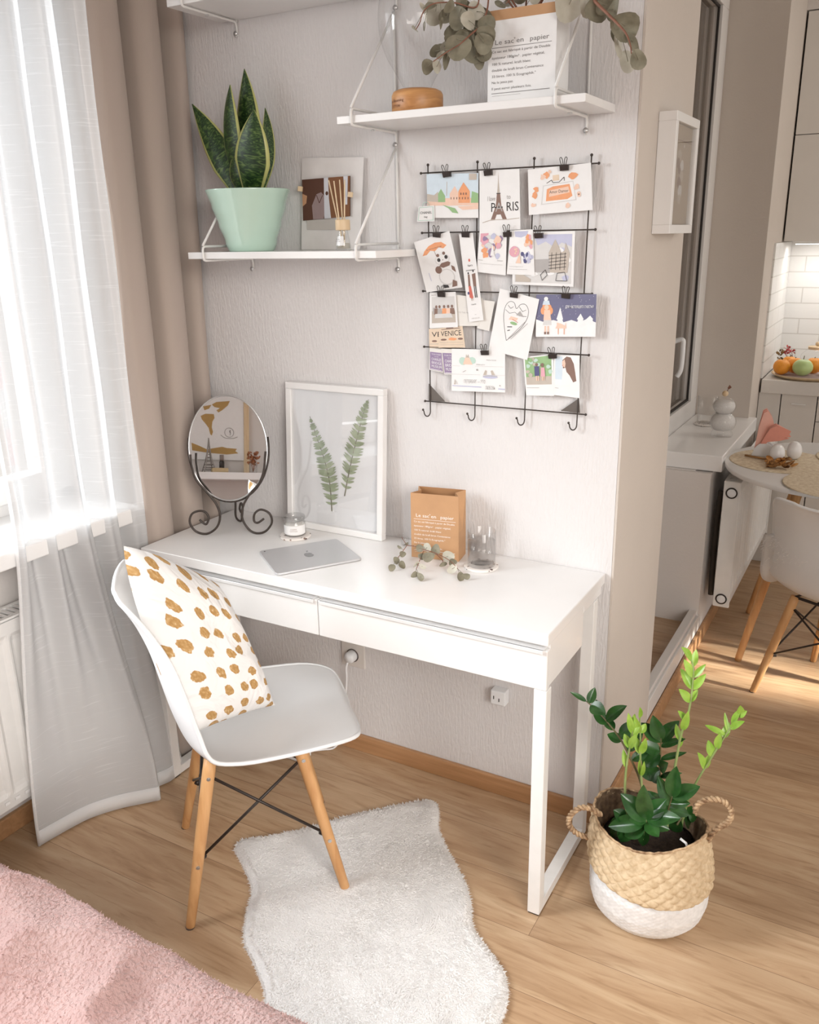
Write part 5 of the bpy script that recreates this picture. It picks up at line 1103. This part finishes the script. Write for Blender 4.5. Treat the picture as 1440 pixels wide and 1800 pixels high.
def upper(u, v):     # folded collar: hangs lower at the front left, rises to the rim
    a = 2*PI*u; zl = .122-.012*math.cos(a); zr = .226+.012*math.cos(2*a+.4); z = lerp(zl, zr, v)
    r = .1395 if v < .12 else lerp(.1395, .116, ((v-.12)/.88)**1.5); 
    if v < .05: r = .135+.09*v
    el = (1+.10*math.cos(a)*v*math.cos(a)); rr = r*el + .0055*weave(u, z, 27, .0185); s = shf(z)
    return BC+Vector((rr*math.cos(a)+s[0], rr*math.sin(a)*(1-.10*v)+s[1], z))
m = MB(); m.grid(upper, 340, 90, uv=False); m.build('seagrass_collar', SEAG, t, smooth=True)
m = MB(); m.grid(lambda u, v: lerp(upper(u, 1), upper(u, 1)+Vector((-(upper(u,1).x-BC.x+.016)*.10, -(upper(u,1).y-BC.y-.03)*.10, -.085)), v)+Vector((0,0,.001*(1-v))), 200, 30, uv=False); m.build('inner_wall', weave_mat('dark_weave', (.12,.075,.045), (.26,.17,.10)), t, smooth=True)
MB().lathe([(0,.172),(.06,.176),(.108,.170)], 40, BC+Vector((-.014,.030,0))).build('soil', SOIL, t, smooth=True)
MB().tube([upper(k/80, 1)+Vector((0,0,.001)) for k in range(80)], .003, 6, closed=True).build('rim_braid', ROPE, t, smooth=True)
def rope(path, p0, name):
    nrm = (CAM-Vector(p0)); nrm.z = 0; pts = spline([onp(u, v, p0, nrm) for u, v in path], 14); h_ = t; first = None
    for ph in (0, PI):
        q = []
        for i, p in enumerate(pts):
            d = (pts[min(i+1, len(pts)-1)]-pts[max(i-1, 0)]).normalized(); a = d.cross(Vector((0,0,1))).normalized(); b_ = d.cross(a); th = i*.62+ph
            q.append(p+(a*math.cos(th)+b_*math.sin(th))*.0036)
        o = MB().tube(q, .0040, 7).build('handle' if first is None else 'strand', ROPE, t if first is None else first, smooth=True); first = first or o
rope([(1057,1433),(1040,1422),(1020,1420),(1004,1432),(1000,1446),(1008,1460),(1026,1470),(1052,1473),(1086,1486)], (.085,-.275,.2), 'h')
rope([(1222,1430),(1226,1414),(1246,1405),(1268,1407),(1283,1418),(1286,1434),(1276,1448),(1258,1458),(1244,1478)], (.325,-.225,.2), 'h')
ZD = leaf_mat('glossy_dark_leaf', (.012,.055,.012), (.035,.115,.025), .22); ZL = leaf_mat('young_lime_leaf', (.22,.42,.04), (.38,.58,.10), .35); ZS = leaf_mat('pale_stem', (.24,.33,.11), (.34,.42,.17), .45); ZK = leaf_mat('dark_stem', (.10,.085,.035), (.16,.14,.06), .5)
zc = Vector((.20,-.232,.17)); zn = Vector((CAM.x-zc.x, CAM.y-zc.y, 0)).normalized()
def zp(u, v, d=0): return onp(u, v, zc+zn*d, zn)
def zz_leaf(m, a, b_, w, fold=.35, tw=.3, curl=.1):
    a = Vector(a); b_ = Vector(b_); d = b_-a; L = d.length; d.normalize(); n = (CAM-a).normalized(); n = (n+Vector((0,0,.35))+rv(tw)); n = (n-d*n.dot(d)).normalized(); s = d.cross(n)
    def fn(u, v):
        e = 2*u-1; ww = w*math.sin(PI*min(.995, max(.01, v**.85)))**.75; return a+d*L*v+s*e*ww+n*(abs(e)*fold*ww-curl*L*v*v+.0)
    m.grid(fn, 6, 10)
def zz_stem(path, d0, d1, r, mat, leaves, lmat):
    n = len(path)-1; pts = [zp(u, v, lerp(d0, d1, i/n)) for i, (u, v) in enumerate(path)]; sp = spline(pts, 6); L = len(sp)
    s = MB().tube(sp, [lerp(r, r*.35, i/L) for i in range(L)], 8).build('stem', mat, t, smooth=True); m = MB()
    for (bu, bv, tu, tv, w) in leaves:
        b0 = min(sp, key=lambda q: (q-zp(bu, bv, d1)).length); dep = (b0-zc).dot(zn); zz_leaf(m, b0, zp(tu, tv, dep+random.uniform(-.025,.03)), w/640*(.72 if lmat is ZL else 1))
    m.build('leaves', lmat, s, smooth=True)
zz_stem([(1140,1440),(1126,1374),(1107,1330),(1090,1298),(1069,1271),(1048,1248),(1031,1233)], -.01, -.02, .0032, ZK,
  [(1031,1233,1004,1216,4),(1034,1236,1046,1209,7),(1040,1240,1064,1254,11),(1055,1255,1048,1230,6),(1066,1268,1098,1240,10),(1070,1272,1044,1256,9),(1080,1284,1062,1262,8),(1088,1296,1122,1268,12),(1094,1302,1068,1290,8),(1100,1318,1128,1290,10),(1108,1335,1140,1322,8)], ZD)
zz_stem([(1165,1440),(1160,1366),(1161,1330),(1162,1305),(1163,1288)], -.03, -.035, .0030, ZK,
  [(1162,1302,1148,1260,11),(1163,1304,1192,1266,12),(1161,1304,1128,1270,11),(1162,1312,1202,1298,6),(1161,1325,1128,1345,13),(1161,1318,1124,1308,11),(1161,1332,1205,1322,5),(1160,1350,1128,1366,13),(1160,1352,1172,1342,10),(1160,1368,1196,1358,5),(1160,1375,1140,1352,8)], ZD)
zz_stem([(1132,1475),(1134,1455),(1137,1441)], .035, .05, .0030, ZS,
  [(1136,1442,1094,1396,15),(1136,1440,1130,1386,13),(1138,1440,1170,1404,14),(1138,1441,1194,1436,13),(1136,1443,1106,1440,9),(1137,1445,1178,1458,9),(1134,1455,1128,1490,9),(1136,1446,1068,1452,13),(1134,1450,1096,1470,14),(1137,1446,1158,1470,11)], ZD)
zz_stem([(1168,1450),(1176,1420),(1182,1400)], .0, .01, .0028, ZK,
  [(1181,1402,1188,1350,12),(1182,1402,1229,1382,12),(1178,1415,1212,1412,8),(1178,1418,1158,1366,10),(1176,1422,1214,1432,9),(1174,1426,1142,1392,9)], ZD)
zz_stem([(1120,1460),(1108,1450),(1098,1440)], .02, .03, .0028, ZK, [(1098,1440,1070,1470,13),(1099,1440,1080,1424,10),(1108,1450,1092,1482,12),(1112,1450,1118,1428,9),(1100,1442,1082,1442,9)], ZD)
zz_stem([(1190,1450),(1200,1436),(1210,1430)], -.03, -.05, .0028, ZK, [(1210,1430,1226,1438,10),(1209,1430,1216,1418,9),(1200,1436,1216,1452,12),(1195,1440,1180,1462,11),(1205,1433,1196,1414,8)], ZD)
zz_stem([(1104,1450),(1099,1392),(1101,1350),(1106,1320),(1112,1290),(1112,1268)], .02, .03, .0036, ZS,
  [(1112,1290,1105,1256,7),(1110,1300,1124,1272,7),(1106,1318,1098,1290,8),(1107,1316,1118,1292,8),(1100,1350,1096,1318,6),(1112,1276,1116,1254,5)], ZL)
zz_stem([(1132,1450),(1129,1392),(1126,1340),(1126,1300),(1125,1270),(1126,1250)], .0, .01, .0034, ZS,
  [(1126,1262,1127,1246,5),(1125,1290,1116,1262,7),(1126,1290,1136,1272,7),(1126,1330,1118,1296,8),(1126,1330,1136,1300,8),(1127,1370,1124,1338,5),(1127,1365,1134,1342,5)], ZL)
zz_stem([(1172,1460),(1180,1390),(1190,1330),(1198,1290),(1210,1255),(1217,1212),(1219,1172),(1208,1146)], -.02, .0, .0038, ZS,
  [(1215,1165,1202,1138,9),(1218,1172,1224,1142,7),(1218,1190,1204,1160,8),(1218,1195,1240,1168,6),(1217,1215,1198,1175,9),(1217,1216,1240,1186,8),(1214,1238,1196,1212,9),(1214,1240,1226,1212,7),(1206,1268,1194,1250,7),(1200,1288,1210,1254,8),(1196,1305,1188,1272,6),(1192,1322,1200,1294,5)], ZL)
zz_stem([(1196,1460),(1210,1405),(1226,1372),(1252,1330),(1276,1292),(1296,1262),(1304,1252)], -.04, -.03, .0034, ZS,
  [(1302,1254,1302,1242,7),(1298,1260,1312,1250,7),(1286,1276,1300,1246,7),(1284,1280,1306,1268,7),(1272,1298,1282,1270,8),(1262,1290,1240,1274,6),(1258,1320,1266,1290,8),(1250,1334,1246,1302,9),(1236,1356,1230,1324,9),(1238,1352,1248,1326,7),(1280,1284,1274,1252,4)], ZL)
MB().tube([zp(1196,1474,.05), zp(1206,1482,.055), zp(1212,1497,.06)], .003, 8).build('plant_tag', PAPER, t, smooth=True)

# ------------------------------------------------------------------ kitchen
def cabinet(name, label, x0, x1, y0, y1, z0, z1, doors, group=None, knob=None):
    c = thing(name, label, 'cabinet', ((x0+x1)/2, (y0+y1)/2, z0), 0, group); MB().box((x0,y0+.02,z0),(x1,y1,z1)).build('body', OFFW, c)
    for a, b_ in doors:
        d = MB().box((x0+.0015,y0,a),(x1-.0015,y0+.0185,b_)).build('door', OFFW, c, bevel=.001)
        if knob: q = (x0+x1)/2; MB().box((q-.03,y0-.006,b_-.045),(q+.03,y0-.0002,b_-.039)).build('handle', WMETAL, d, bevel=.001)
    return c
y0k, z0k, z1k = 2.24, .12, .838
for x0, x1, dz, lb, kn in ((EX+.001,.117,[(z0k,z1k)],'narrow cream base cabinet at the left end of the kitchen',None),(.119,.269,[(z0k,z1k)],'cream base cabinet under the fruit tray, second from the wall',1),(.271,.87,[(z0k,.40),(.403,.72),(.723,z1k)],'cream drawer cabinet at the right of the kitchen row',1),(.872,1.47,[(z0k,z1k)],'cream base cabinet beyond the drawer cabinet',1)):
    cabinet('base_cabinet', lb, x0, x1, y0k, 2.795, z0k, z1k, dz, 'kitchen base cabinets', kn)
tag(MB().box((EX+.001,2.30,0),(1.47,2.33,.1195)).build('toe_kick', OFFW), 'cream plinth board under the kitchen base cabinets', 'plinth')
tag(MB().box((EX+.009,2.225,.8385),(1.47,2.795,.9)).build('worktop', pm('pale_worktop', (.70,.675,.64), .35, .03, 20), None, bevel=.003), 'pale kitchen worktop carrying the fruit tray and teapot', 'worktop')
for k, (z0, z1, lb) in enumerate(((1.4985,1.947,'lower of the two cream wall cabinets above the lit tiles'),(1.950,2.435,'upper of the two cream wall cabinets near the ceiling'))): cabinet('wall_cabinet', lb, .027, .62, 2.475, 2.795, z0, z1, [(z0,z1)], 'kitchen wall cabinets')
lamp = thing('under_cabinet_light', 'slim strip light under the kitchen wall cabinets', 'lamp', (.32,2.62,1.48)); MB().box((.06,2.60,1.4845),(.58,2.64,1.4980)).build('housing', WMETAL, lamp)
em, nt, b = tree('strip_glow'); b.inputs['Emission Color'].default_value = (1,.97,.92,1); b.inputs['Emission Strength'].default_value = 4.0
MB().box((.065,2.605,1.482),(.575,2.635,1.4843)).build('diffuser', em, lamp)
l = area('strip_light', (.32,2.62,1.475), (.32,2.66,.9), .5, .04, 1.6, (1.0,.97,.93))

tr = Vector((.215,2.385,.9005)); t = thing('fruit_tray', 'round wooden serving tray with fruit on the kitchen worktop', 'tray', tr)
MB().lathe([(0,0),(.145,0),(.165,.012),(.168,.016),(.160,.016),(.145,.008),(0,.008)], 56, tr).build('tray_body', PINE, t, smooth=True)
t = thing('tray_cloth', 'pale pink paper lining the fruit tray', 'paper', tr+Vector((0,0,.009))); MB().lathe([(0,.0095),(.15,.0135)], 40, tr).build('sheet', ink('pale_pink', (.80,.62,.58)), t, thick=.001, smooth=True)
ORA = pm('orange_peel', (.85,.33,.03), .42, .06, 30, bump=.25, bscale=260); APP = pm('green_apple', (.46,.60,.26), .3, .08, 12)
def fruit(label, p, r, mat, kind):
    p = Vector(p); g = thing(kind, label, kind, (p.x, p.y, p.z-r), 0, 'fruit on the kitchen tray' if kind == 'orange' else None)
    pr = [(max(1e-5, math.sin(PI*i/18))*r*(1 if kind == 'orange' else 1+.05*math.sin(PI*i/18)), -math.cos(PI*i/18)*r*(.97 if kind == 'orange' else .92)*(1-.18*(i > 15)*(1-math.sin(PI*i/18)))) for i in range(19)]
    MB().lathe(pr, 28, p).build('skin', mat, g, smooth=True); MB().tube([p+Vector((0,0,r*.86)), p+Vector((.002,0,r*(1.02 if kind == 'orange' else 1.25)))], .002, 6).build('stem', pm('fruit_stem', (.12,.10,.03), .7), g, smooth=True)
zf = .9135
for (x, y, r, lb) in ((.098,2.31,.037,'orange at the left front of the fruit tray'),(.145,2.385,.037,'orange behind and left of the green apple'),(.225,2.40,.038,'orange behind and right of the green apple'),(.115,2.44,.036,'orange at the left back of the tray under the dried flowers')): fruit(lb, (x, y, zf+r), r, ORA, 'orange')
fruit('pale green apple at the front of the fruit tray', (.188,2.295,zf+.0415), .0415, APP, 'apple')
BAN = pm('ripe_banana', (.66,.42,.10), .5, .12, 25)
for k in range(2):
    g = thing('banana', ['front','back'][k]+' one of the two ripe bananas at the right of the tray', 'banana', (.31,2.33+.035*k,zf), 0, 'bananas on the tray')
    pts = spline([(.265,2.31+.035*k,.935),(.30,2.325+.035*k,.932+.006*k),(.335,2.33+.03*k,.945+.006*k),(.36,2.33+.03*k,.972),(.368,2.33+.03*k,.995)], 5); L = len(pts)
    MB().tube(pts, [.004+.0125*math.sin(PI*min(1, i/(L-5)))**.6 if i < L-5 else .0042 for i in range(L)], 10).build('peel', BAN, g, smooth=True)
# dried flowers and teapot
g = thing('dried_flowers', 'small bunch of dried red and brown flowers behind the oranges', 'dried flowers', (.14,2.53,.9)); m = MB(); 
for k in range(16):
    a = Vector((.14+.003*k/8,2.53,.905)); b_ = px3(random.uniform(1366,1398), random.uniform(612,640), 2.53); m.tube([a, a.lerp(b_, .6)+rv(.006), b_], .0012, 5)
    m2 = MB(); 
s0 = m.build('stalks', BRANCH, g, smooth=True); m = MB()
for k in range(46):
    u, v = (random.uniform(1366,1378), random.uniform(615,634)) if k % 2 else (random.uniform(1380,1397), random.uniform(609,622)); c = px3(u, v, 2.53+random.uniform(-.02,.02)); round_leaf(m, c, random.uniform(.005,.010), rv(), rv(), .7, 0 if k % 2 else 1)
m.build('blossoms', [ink('dry_brown', (.20,.12,.04)), ink('dry_red', (.40,.05,.05))], g, smooth=True)
tp = Vector((.215,2.60,.9005)); g = thing('teapot', 'clear glass teapot with a wooden lid on the worktop behind the fruit', 'teapot', tp)
MB().lathe([(0,0),(.05,0),(.068,.012),(.076,.04),(.068,.075),(.045,.098),(.040,.102)], 40, tp).build('glass_body', PANE, g, smooth=True)
lid = MB().lathe([(0,.101),(.041,.101),(.041,.114),(.0,.116)], 32, tp).build('lid', PINE, g, smooth=True, bevel=.001); MB().ball(tp+Vector((0,0,.126)), .011, 10).build('knob', PINE, lid, smooth=True)
MB().tube(spline([tp+Vector((-.066,0,.03)), tp+Vector((-.10,0,.055)), tp+Vector((-.115,0,.10))]), .008, 10).build('spout', PANE, g, smooth=True); MB().tube(spline([tp+Vector((.07,0,.085)), tp+Vector((.115,0,.08)), tp+Vector((.11,0,.035)), tp+Vector((.072,0,.025))]), .005, 8).build('handle', PANE, g, smooth=True)
MB().lathe([(0,.002),(.05,.002),(.066,.014),(.072,.038),(0,.038)], 32, tp).build('tea', ink('pale_tea', (.70,.62,.48), .2), g, smooth=True)

# round table
TC_ = Vector((.435,1.355,0)); t = thing('round_table', 'round white dining table with splayed wooden legs by the kitchen radiator', 'table', TC_)
MB().lathe([(0,.716),(.365,.716),(.385,.722),(.3885,.732),(.3885,.738),(.386,.740),(0,.740)], 96, TC_).build('tabletop', WHITE, t, smooth=True, bevel=.001)
for fx, fy in ((-.248,-.186),(-.283,.285),(.25,.28),(.25,-.25)):
    a = TC_+Vector((fx,fy,0)); b_ = TC_+Vector((fx*.45,fy*.45,.700)); l = MB().tube([a, a.lerp(b_, .02), a.lerp(b_, .5), b_], [.0115,.0125,.0165,.018], 16).build('leg', BEECH, t, smooth=True)
MB().lathe([(0,.696),(.16,.696),(.16,.7155),(0,.7155)], 32, TC_).build('under_frame', BLACK, t)
MATC = weave_mat('straw_placemat', (.58,.46,.31), (.76,.66,.50))
for (x, y, z, lb) in ((.238,1.352,.7405,'round straw placemat under the pink napkins'),(.455,1.085,.7445,'round straw placemat at the near side of the table in front of the chair'),(.520,1.505,.7445,'round straw placemat at the far right of the table')):
    pr = [(0,.0022)]; 
    for k in range(1, 66): pr.append((k*.0027, .0018+.0011*(k % 2)))
    pr += [(.179,.0),(.17,0),(0,0)]; o = MB().lathe(pr, 72, (x,y,z)).build('placemat', MATC, None, smooth=True); tag(o, lb, 'placemat', 'straw placemats on the round table')
nb = Vector((.172,1.405,.7440)); g = thing('napkin_holder', 'white ceramic napkin holder on the straw placemat', 'napkin holder', nb)
m = MB()
for s in (-1, 1): 
    P = [nb+Vector((-.042+.084*k/10, s*.014, .0))+Vector((0,0,.052*math.sin(PI*k/10)**.5 if 0 < k < 10 else .0)) for k in range(11)]; m.plate(P+[nb+Vector((.042,s*.014,0))], (0,s,0), .005)
m.box((nb.x-.042,nb.y-.014,nb.z),(nb.x+.042,nb.y+.014,nb.z+.006)); m.build('holder', WPLAST, g)
g = thing('pink_napkins', 'coral pink paper napkins fanned out in the white holder', 'napkins', nb+Vector((0,0,.0065)))
NAP = ink('coral_napkin', (.84,.36,.28), .85); NAP2 = ink('light_coral_napkin', (.90,.52,.43), .85)
wl = [(1325,793),(1334,752),(1343,726),(1350,723),(1358,733),(1361,745),(1359,753),(1344,772),(1334,790),(1330,797)]; wr = [(1330,793),(1342,772),(1354,754),(1368,748),(1391,758),(1388,764),(1391,768),(1378,770),(1389,771),(1372,775),(1350,777),(1336,790)]
for k in range(5):
    for wpts, mt in ((wl, NAP if k % 2 else NAP2), (wr, NAP2 if k % 2 else NAP)):
        yy = nb.y-.009+.004*k; P = [px3(u-(u-1335)*.03*k, v+(v-795)*(.02*k), yy+(.02*(795-v)/70 if wpts is wl else -.03*(795-v)/45)) for u, v in wpts]; n = (P[1]-P[0]).cross(P[4]-P[0]).normalized(); MB().plate(P, n, .0007).build('napkin', mt, g)
CER = pm('glossy_ceramic', (.82,.81,.80), .15, .01, 10, coat=.5)
for k, (u, v) in enumerate(((1365,802),(1395,797))):
    p = at(u, v+9, 'z', .744); p.z = .7437; g = thing('shaker', ['left and nearer','right and farther'][k]+' of the two white egg-shaped shakers', 'shaker', p, 0, 'egg shakers'); pr = [(0,0),(.012,0)]+[(.0275*math.sin(PI*(.12+.88*i/14))**.85*(1-.06*i/14)+1e-5, .032-.033*math.cos(PI*(.08+.92*i/14))) for i in range(1,15)]
    MB().lathe(pr, 28, p).build('body', CER, g, smooth=True); MB().lathe([(0,.0655),(.0012,.0655)], 8, p).build('pour_hole', BLACK, g)
g = thing('stick_trivet', 'crossed brown wooden sticks lying on the placemat', 'trivet', (.2,1.33,.7437)); 
for a, b_ in (((1310,800),(1352,808)),((1398,803),(1366,813)),((1330,797),(1392,808))):
    A = at(*a, 'z', .748); B = at(*b_, 'z', .748); MB().tube([A, B], .0036, 6).build('stick', wood('brown_stick', (.25,.11,.03), (.48,.25,.09), (20,20,20)), g, smooth=True)
g = thing('dried_leaf_ring', 'curled golden brown dried leaves in front of the egg shakers', 'dried leaves', (.24,1.25,.7437)); m = MB()
for k in range(30):
    c = at(random.uniform(1345,1396), random.uniform(811,821), 'z', .752); c.z = random.uniform(.750,.765); round_leaf(m, c, random.uniform(.010,.019), Vector((0,0,1))+rv(.9), rv(), .45, k % 2, cup=.5, tip=.3)
for v in m.v: v.z = max(v.z, .7445)
m.build('leaves', [wood('gold_leaf', (.40,.17,.04), (.62,.32,.10), (30,30,30)), ink('brown_leaf', (.34,.17,.06))], g, smooth=True)
# glass and bubble jar on the kitchen sill
c = Vector((-.118,1.79,.7625)); o = MB().lathe([(0,0),(.050,0),(.052,.003),(.050,.006),(0,.006)], 40, c).build('coaster', TERR, None, smooth=True); tag(o, 'round terrazzo coaster under the empty glass on the kitchen sill', 'coaster')
c = c+Vector((.0,0,.0065)); g = thing('drinking_glass', 'empty clear drinking glass on the kitchen sill coaster', 'glass', c); MB().lathe([(0,.004),(.034,.004),(.036,.008),(.041,.115),(.043,.115),(.038,.0),(0,0)], 40, c).build('tumbler', PANE, g, smooth=True)
c = Vector((-.018,1.590,.7625)); g = thing('bubble_jar', 'double bubble glass jar with a cork ball on top, on the kitchen sill', 'jar', c)
pr = [(0,.0),(.040,.0),(.042,.006),(.040,.018)]+[(.052*math.sin(PI*(.22+.60*i/10)), .058-.045*math.cos(PI*(.22+.60*i/10))) for i in range(11)]+[(.046*math.sin(PI*(.20+.72*i/10)), .122-.038*math.cos(PI*(.20+.72*i/10))) for i in range(11)]
MB().lathe(pr, 40, c).build('glass_body', PANE, g, smooth=True); pr2 = [(0,.02)]+[(.048*math.sin(PI*(.22+.60*i/10)), .058-.041*math.cos(PI*(.22+.60*i/10))) for i in range(11)]+[(.042*math.sin(PI*(.20+.5*i/10)), .122-.034*math.cos(PI*(.20+.5*i/10))) for i in range(11)]+[(0,.135)]
MB().lathe(pr2, 32, c).build('salt_filling', pm('white_grains', (.66,.64,.62), .9, .05, 200), g, smooth=True)
MB().ball(c+Vector((0,0,.172)), .012, 10).build('cork_ball', PINE, g, smooth=True); m = MB().tube([c+Vector((.004,0,.175)), c+Vector((.012,0,.198))], .0015, 6); m.plate([c+Vector(q) for q in ((.006,0,.194),(.013,0,.208),(.022,0,.198),(.013,0,.190))], (0,1,0), .001); m.build('leaf_stick', BRANCH, g)

# kitchen chair with a sheepskin
kc = Vector((.527,1.040,0)); kh = math.atan2(.394,.187)
kch = make_chair('shell_chair', 'white shell chair with beech legs at the round table, seen from behind, sheepskin on it', kc, kh); kch.scale.z = .90
g = thing('sheepskin', 'white sheepskin draped over the seat of the kitchen chair', 'sheepskin', kc+Vector((0,0,.396)), kh); g.scale.z = .90
def fs(u, v):
    s = 2*u-1; q = shell_pt(min(.999, max(.001, u)), .10+.60*v); over = max(0, abs(s)-.80)/.20
    p = q+Vector((0,0,.016-.44)); p.y = p.y*(1+.17*over); p.z += .018*math.sin(PI*min(1, over*1.2))-.05*over**2*(.7+.6*math.sin(v*5)); p += Vector((0,0,.004*noise.noise(Vector((u*9, v*9, 2))))); return p
m = MB(); m.grid(fs, 50, 50, uv=False); m.build('hide', FUR, g, smooth=True, world=False, thick=.006); m = MB()
for k in range(5200):
    u, v = random.random(), random.random(); p = fs(u, v); a = fs(min(1, u+.01), v)-p; b_ = fs(u, min(1, v+.01))-p; n = a.cross(b_); n = n.normalized() if n.length > 1e-9 else Vector((0,0,1)); n = -n if n.z < -.2 else n
    d = n*.012+rv(.007); w_ = rv().normalized()*.0016; m.add([p-w_, p+w_, p+d], [(0,1,2)])
tag(m.build('wool_pile', FUR, g, world=False), None, kind='stuff')

# ------------------------------------------------------------------ what the mirror shows on the opposite wall
def refl(u, v, Y):
    d = RR[0]*((u-720)/FPX)+RR[1]*((v-900)/FPX)+RR[2]; s = ((mc-CAM).dot(MN))/d.dot(MN); P = CAM+d*s; r = d-2*d.dot(MN)*MN; return P+r*((Y-P.y)/r.y)
def cq(x, y, Y=-3.285): return refl(310+x/3.69, 660+y/3.69, Y)
pa = cq(440,300); lowz = cq(420,520).z-.03
g = thing('wall_map', 'framed white and gold world map seen in the oval mirror', 'poster', (pa.x-.5,-3.29,lowz)); xr = pa.x
MB().box((xr-.95,-3.299,lowz),(xr-.001,-3.288,lowz+.65)).build('map_sheet', PAPER, g)
m = MB()
for a in (((xr-.0,-3.299,lowz-.10),(xr+.034,-3.280,lowz+.70)),((xr-.985,-3.299,lowz-.10),(xr-.951,-3.280,lowz+.70)),): m.box(*a)
m.build('wooden_frame', PINE, g, bevel=.002)
GOLD = ink('map_gold', (.46,.29,.10)); m = MB()
for poly in ([(232,188),(262,172),(350,165),(335,195),(300,225),(275,240),(262,225),(285,212),(250,205)], [(160,262),(190,248),(245,250),(250,275),(236,300),(232,335),(240,365),(232,390),(222,380),(212,340),(190,310),(168,285)], [(100,435),(150,455),(200,478),(300,462),(330,470),(395,475),(385,490),(405,505),(330,512),(200,500),(105,485)], [(175,200),(230,190),(215,215),(185,225)]):
    P = [cq(*q, -3.2872) for q in poly]; m.add(P, [tuple(range(len(P)))])
m.build('continents', GOLD, g)
m = MB(); c = cq(345,370,-3.287)
m.tube([c+Vector((.030*math.cos(2*PI*k/24),.0,.030*math.sin(2*PI*k/24))) for k in range(24)], .0022, 6, closed=True); m.tube(spline([cq(290,385,-3.287), cq(320,405,-3.287), cq(370,408,-3.287), cq(398,398,-3.287)]), .0025, 6); m.build('compass_badge', COL['g'], g)
V, F, tw = letters('?'); m = MB(); m.add([c+Vector((.016-x*.045-.002,.001,-.016+y_*.045)) for x, y_ in V], F); m.build('question_mark', COL['k'], g)
sz = cq(320,632,-3.2).z; g = thing('wall_shelf', 'long white display shelf under the world map, seen in the oval mirror', 'shelf', (-.2,-3.2,sz-.04)); MB().box((-.95,-3.299,sz-.045),(.25,-3.12,sz)).build('board', WHITE, g, bevel=.002)
x = cq(213,600,-3.2).x; hgt = cq(213,405,-3.2).z-sz; g = thing('tower_figurine', 'grey metal lattice tower figurine on the shelf in the mirror', 'figurine', (x,-3.2,sz+.0005)); m = MB()
for sx in (-1,1):
    for sy in (-1,1): m.tube(spline([(x+sx*.036,-3.2+sy*.036,sz+.003),(x+sx*.016,-3.2+sy*.016,sz+hgt*.38),(x+sx*.006,-3.2+sy*.006,sz+hgt*.7),(x,-3.2,sz+hgt)]), .0035, 6)
m.box((x-.024,-3.224,sz+hgt*.22),(x+.024,-3.176,sz+hgt*.25)).box((x-.014,-3.214,sz+hgt*.42),(x+.014,-3.186,sz+hgt*.45))
for q in (.08,.14,.32,.52,.6): w_ = .034*(1-q)**1.6; m.box((x-w_,-3.2-w_,sz+hgt*q),(x+w_,-3.2+w_,sz+hgt*q+.003))
m.build('lattice', pm('tin', (.30,.27,.25), .4, .1, 40, metal=.6), g, smooth=True)
x = cq(297,600,-3.2).x; hgt = cq(297,515,-3.2).z-sz; g = thing('dark_bottle', 'small dark bottle on the shelf in the mirror', 'bottle', (x,-3.2,sz+.0005)); p = Vector((x,-3.2,sz+.0005)); MB().lathe([(0,0),(.016,0),(.016,hgt*.6),(.012,hgt*.68),(0,hgt*.68)], 24, p).build('glass_body', BLACK, g, smooth=True); MB().lathe([(0,hgt*.68),(.013,hgt*.68),(.013,hgt),(0,hgt)], 20, p).build('cap', ink('bottle_cap', (.22,.18,.16)), g, smooth=True)
x = cq(282,615,-3.17).x; g = thing('gift_box', 'flat gold box on the shelf in the mirror', 'box', (x,-3.16,sz+.0005)); MB().box((x-.05,-3.19,sz+.0005),(x+.05,-3.14,sz+.028)).build('box_body', ink('gold_card', (.50,.38,.22)), g, bevel=.002); MB().box((x-.006,-3.191,sz+.0285),(x+.006,-3.139,sz+.030)).build('ribbon', COL['br'], g)
x = cq(500,610,-3.2).x; g = thing('dried_bouquet', 'rust coloured dried bouquet in a glass on the shelf in the mirror', 'dried flowers', (x,-3.2,sz+.0005)); p = Vector((x,-3.2,sz+.0005)); MB().lathe([(0,.003),(.024,.003),(.026,.07),(.027,.07),(.025,0),(0,0)], 24, p).build('glass_cup', PANE, g, smooth=True); m = MB()
for k in range(60): c = p+Vector((random.uniform(-.035,.035), random.uniform(-.03,.03), random.uniform(.06,.14))); round_leaf(m, c, random.uniform(.008,.014), rv(), rv(), .7); m.tube([p+Vector((0,0,.01)), c], .0008, 4) if k % 4 == 0 else None
m.build('blossoms', ink('rust', (.36,.14,.06)), g, smooth=True)
# facade across the street, seen through the bedroom window
g = thing('apartment_building', 'white apartment block with salmon pink balcony panels outside the window', 'building', (-9,4,-6)); MB().box((-12,-9,-8),(-9,16,9)).build('facade', pm('render_white', (.85,.85,.85), .8), g)
for a, b_ in (((-12,618),(11,682)),((7,757),(31,816)),((-70,700),(-30,770)),((40,500),(62,560))):
    P = at(a[0], a[1], 'x', -9.0); Q = at(b_[0], b_[1], 'x', -9.0); MB().box((-9.25,min(P.y,Q.y),min(P.z,Q.z)),(-8.99,max(P.y,Q.y),max(P.z,Q.z))).build('balcony_panel', ink('salmon', (.90,.42,.40)), g)
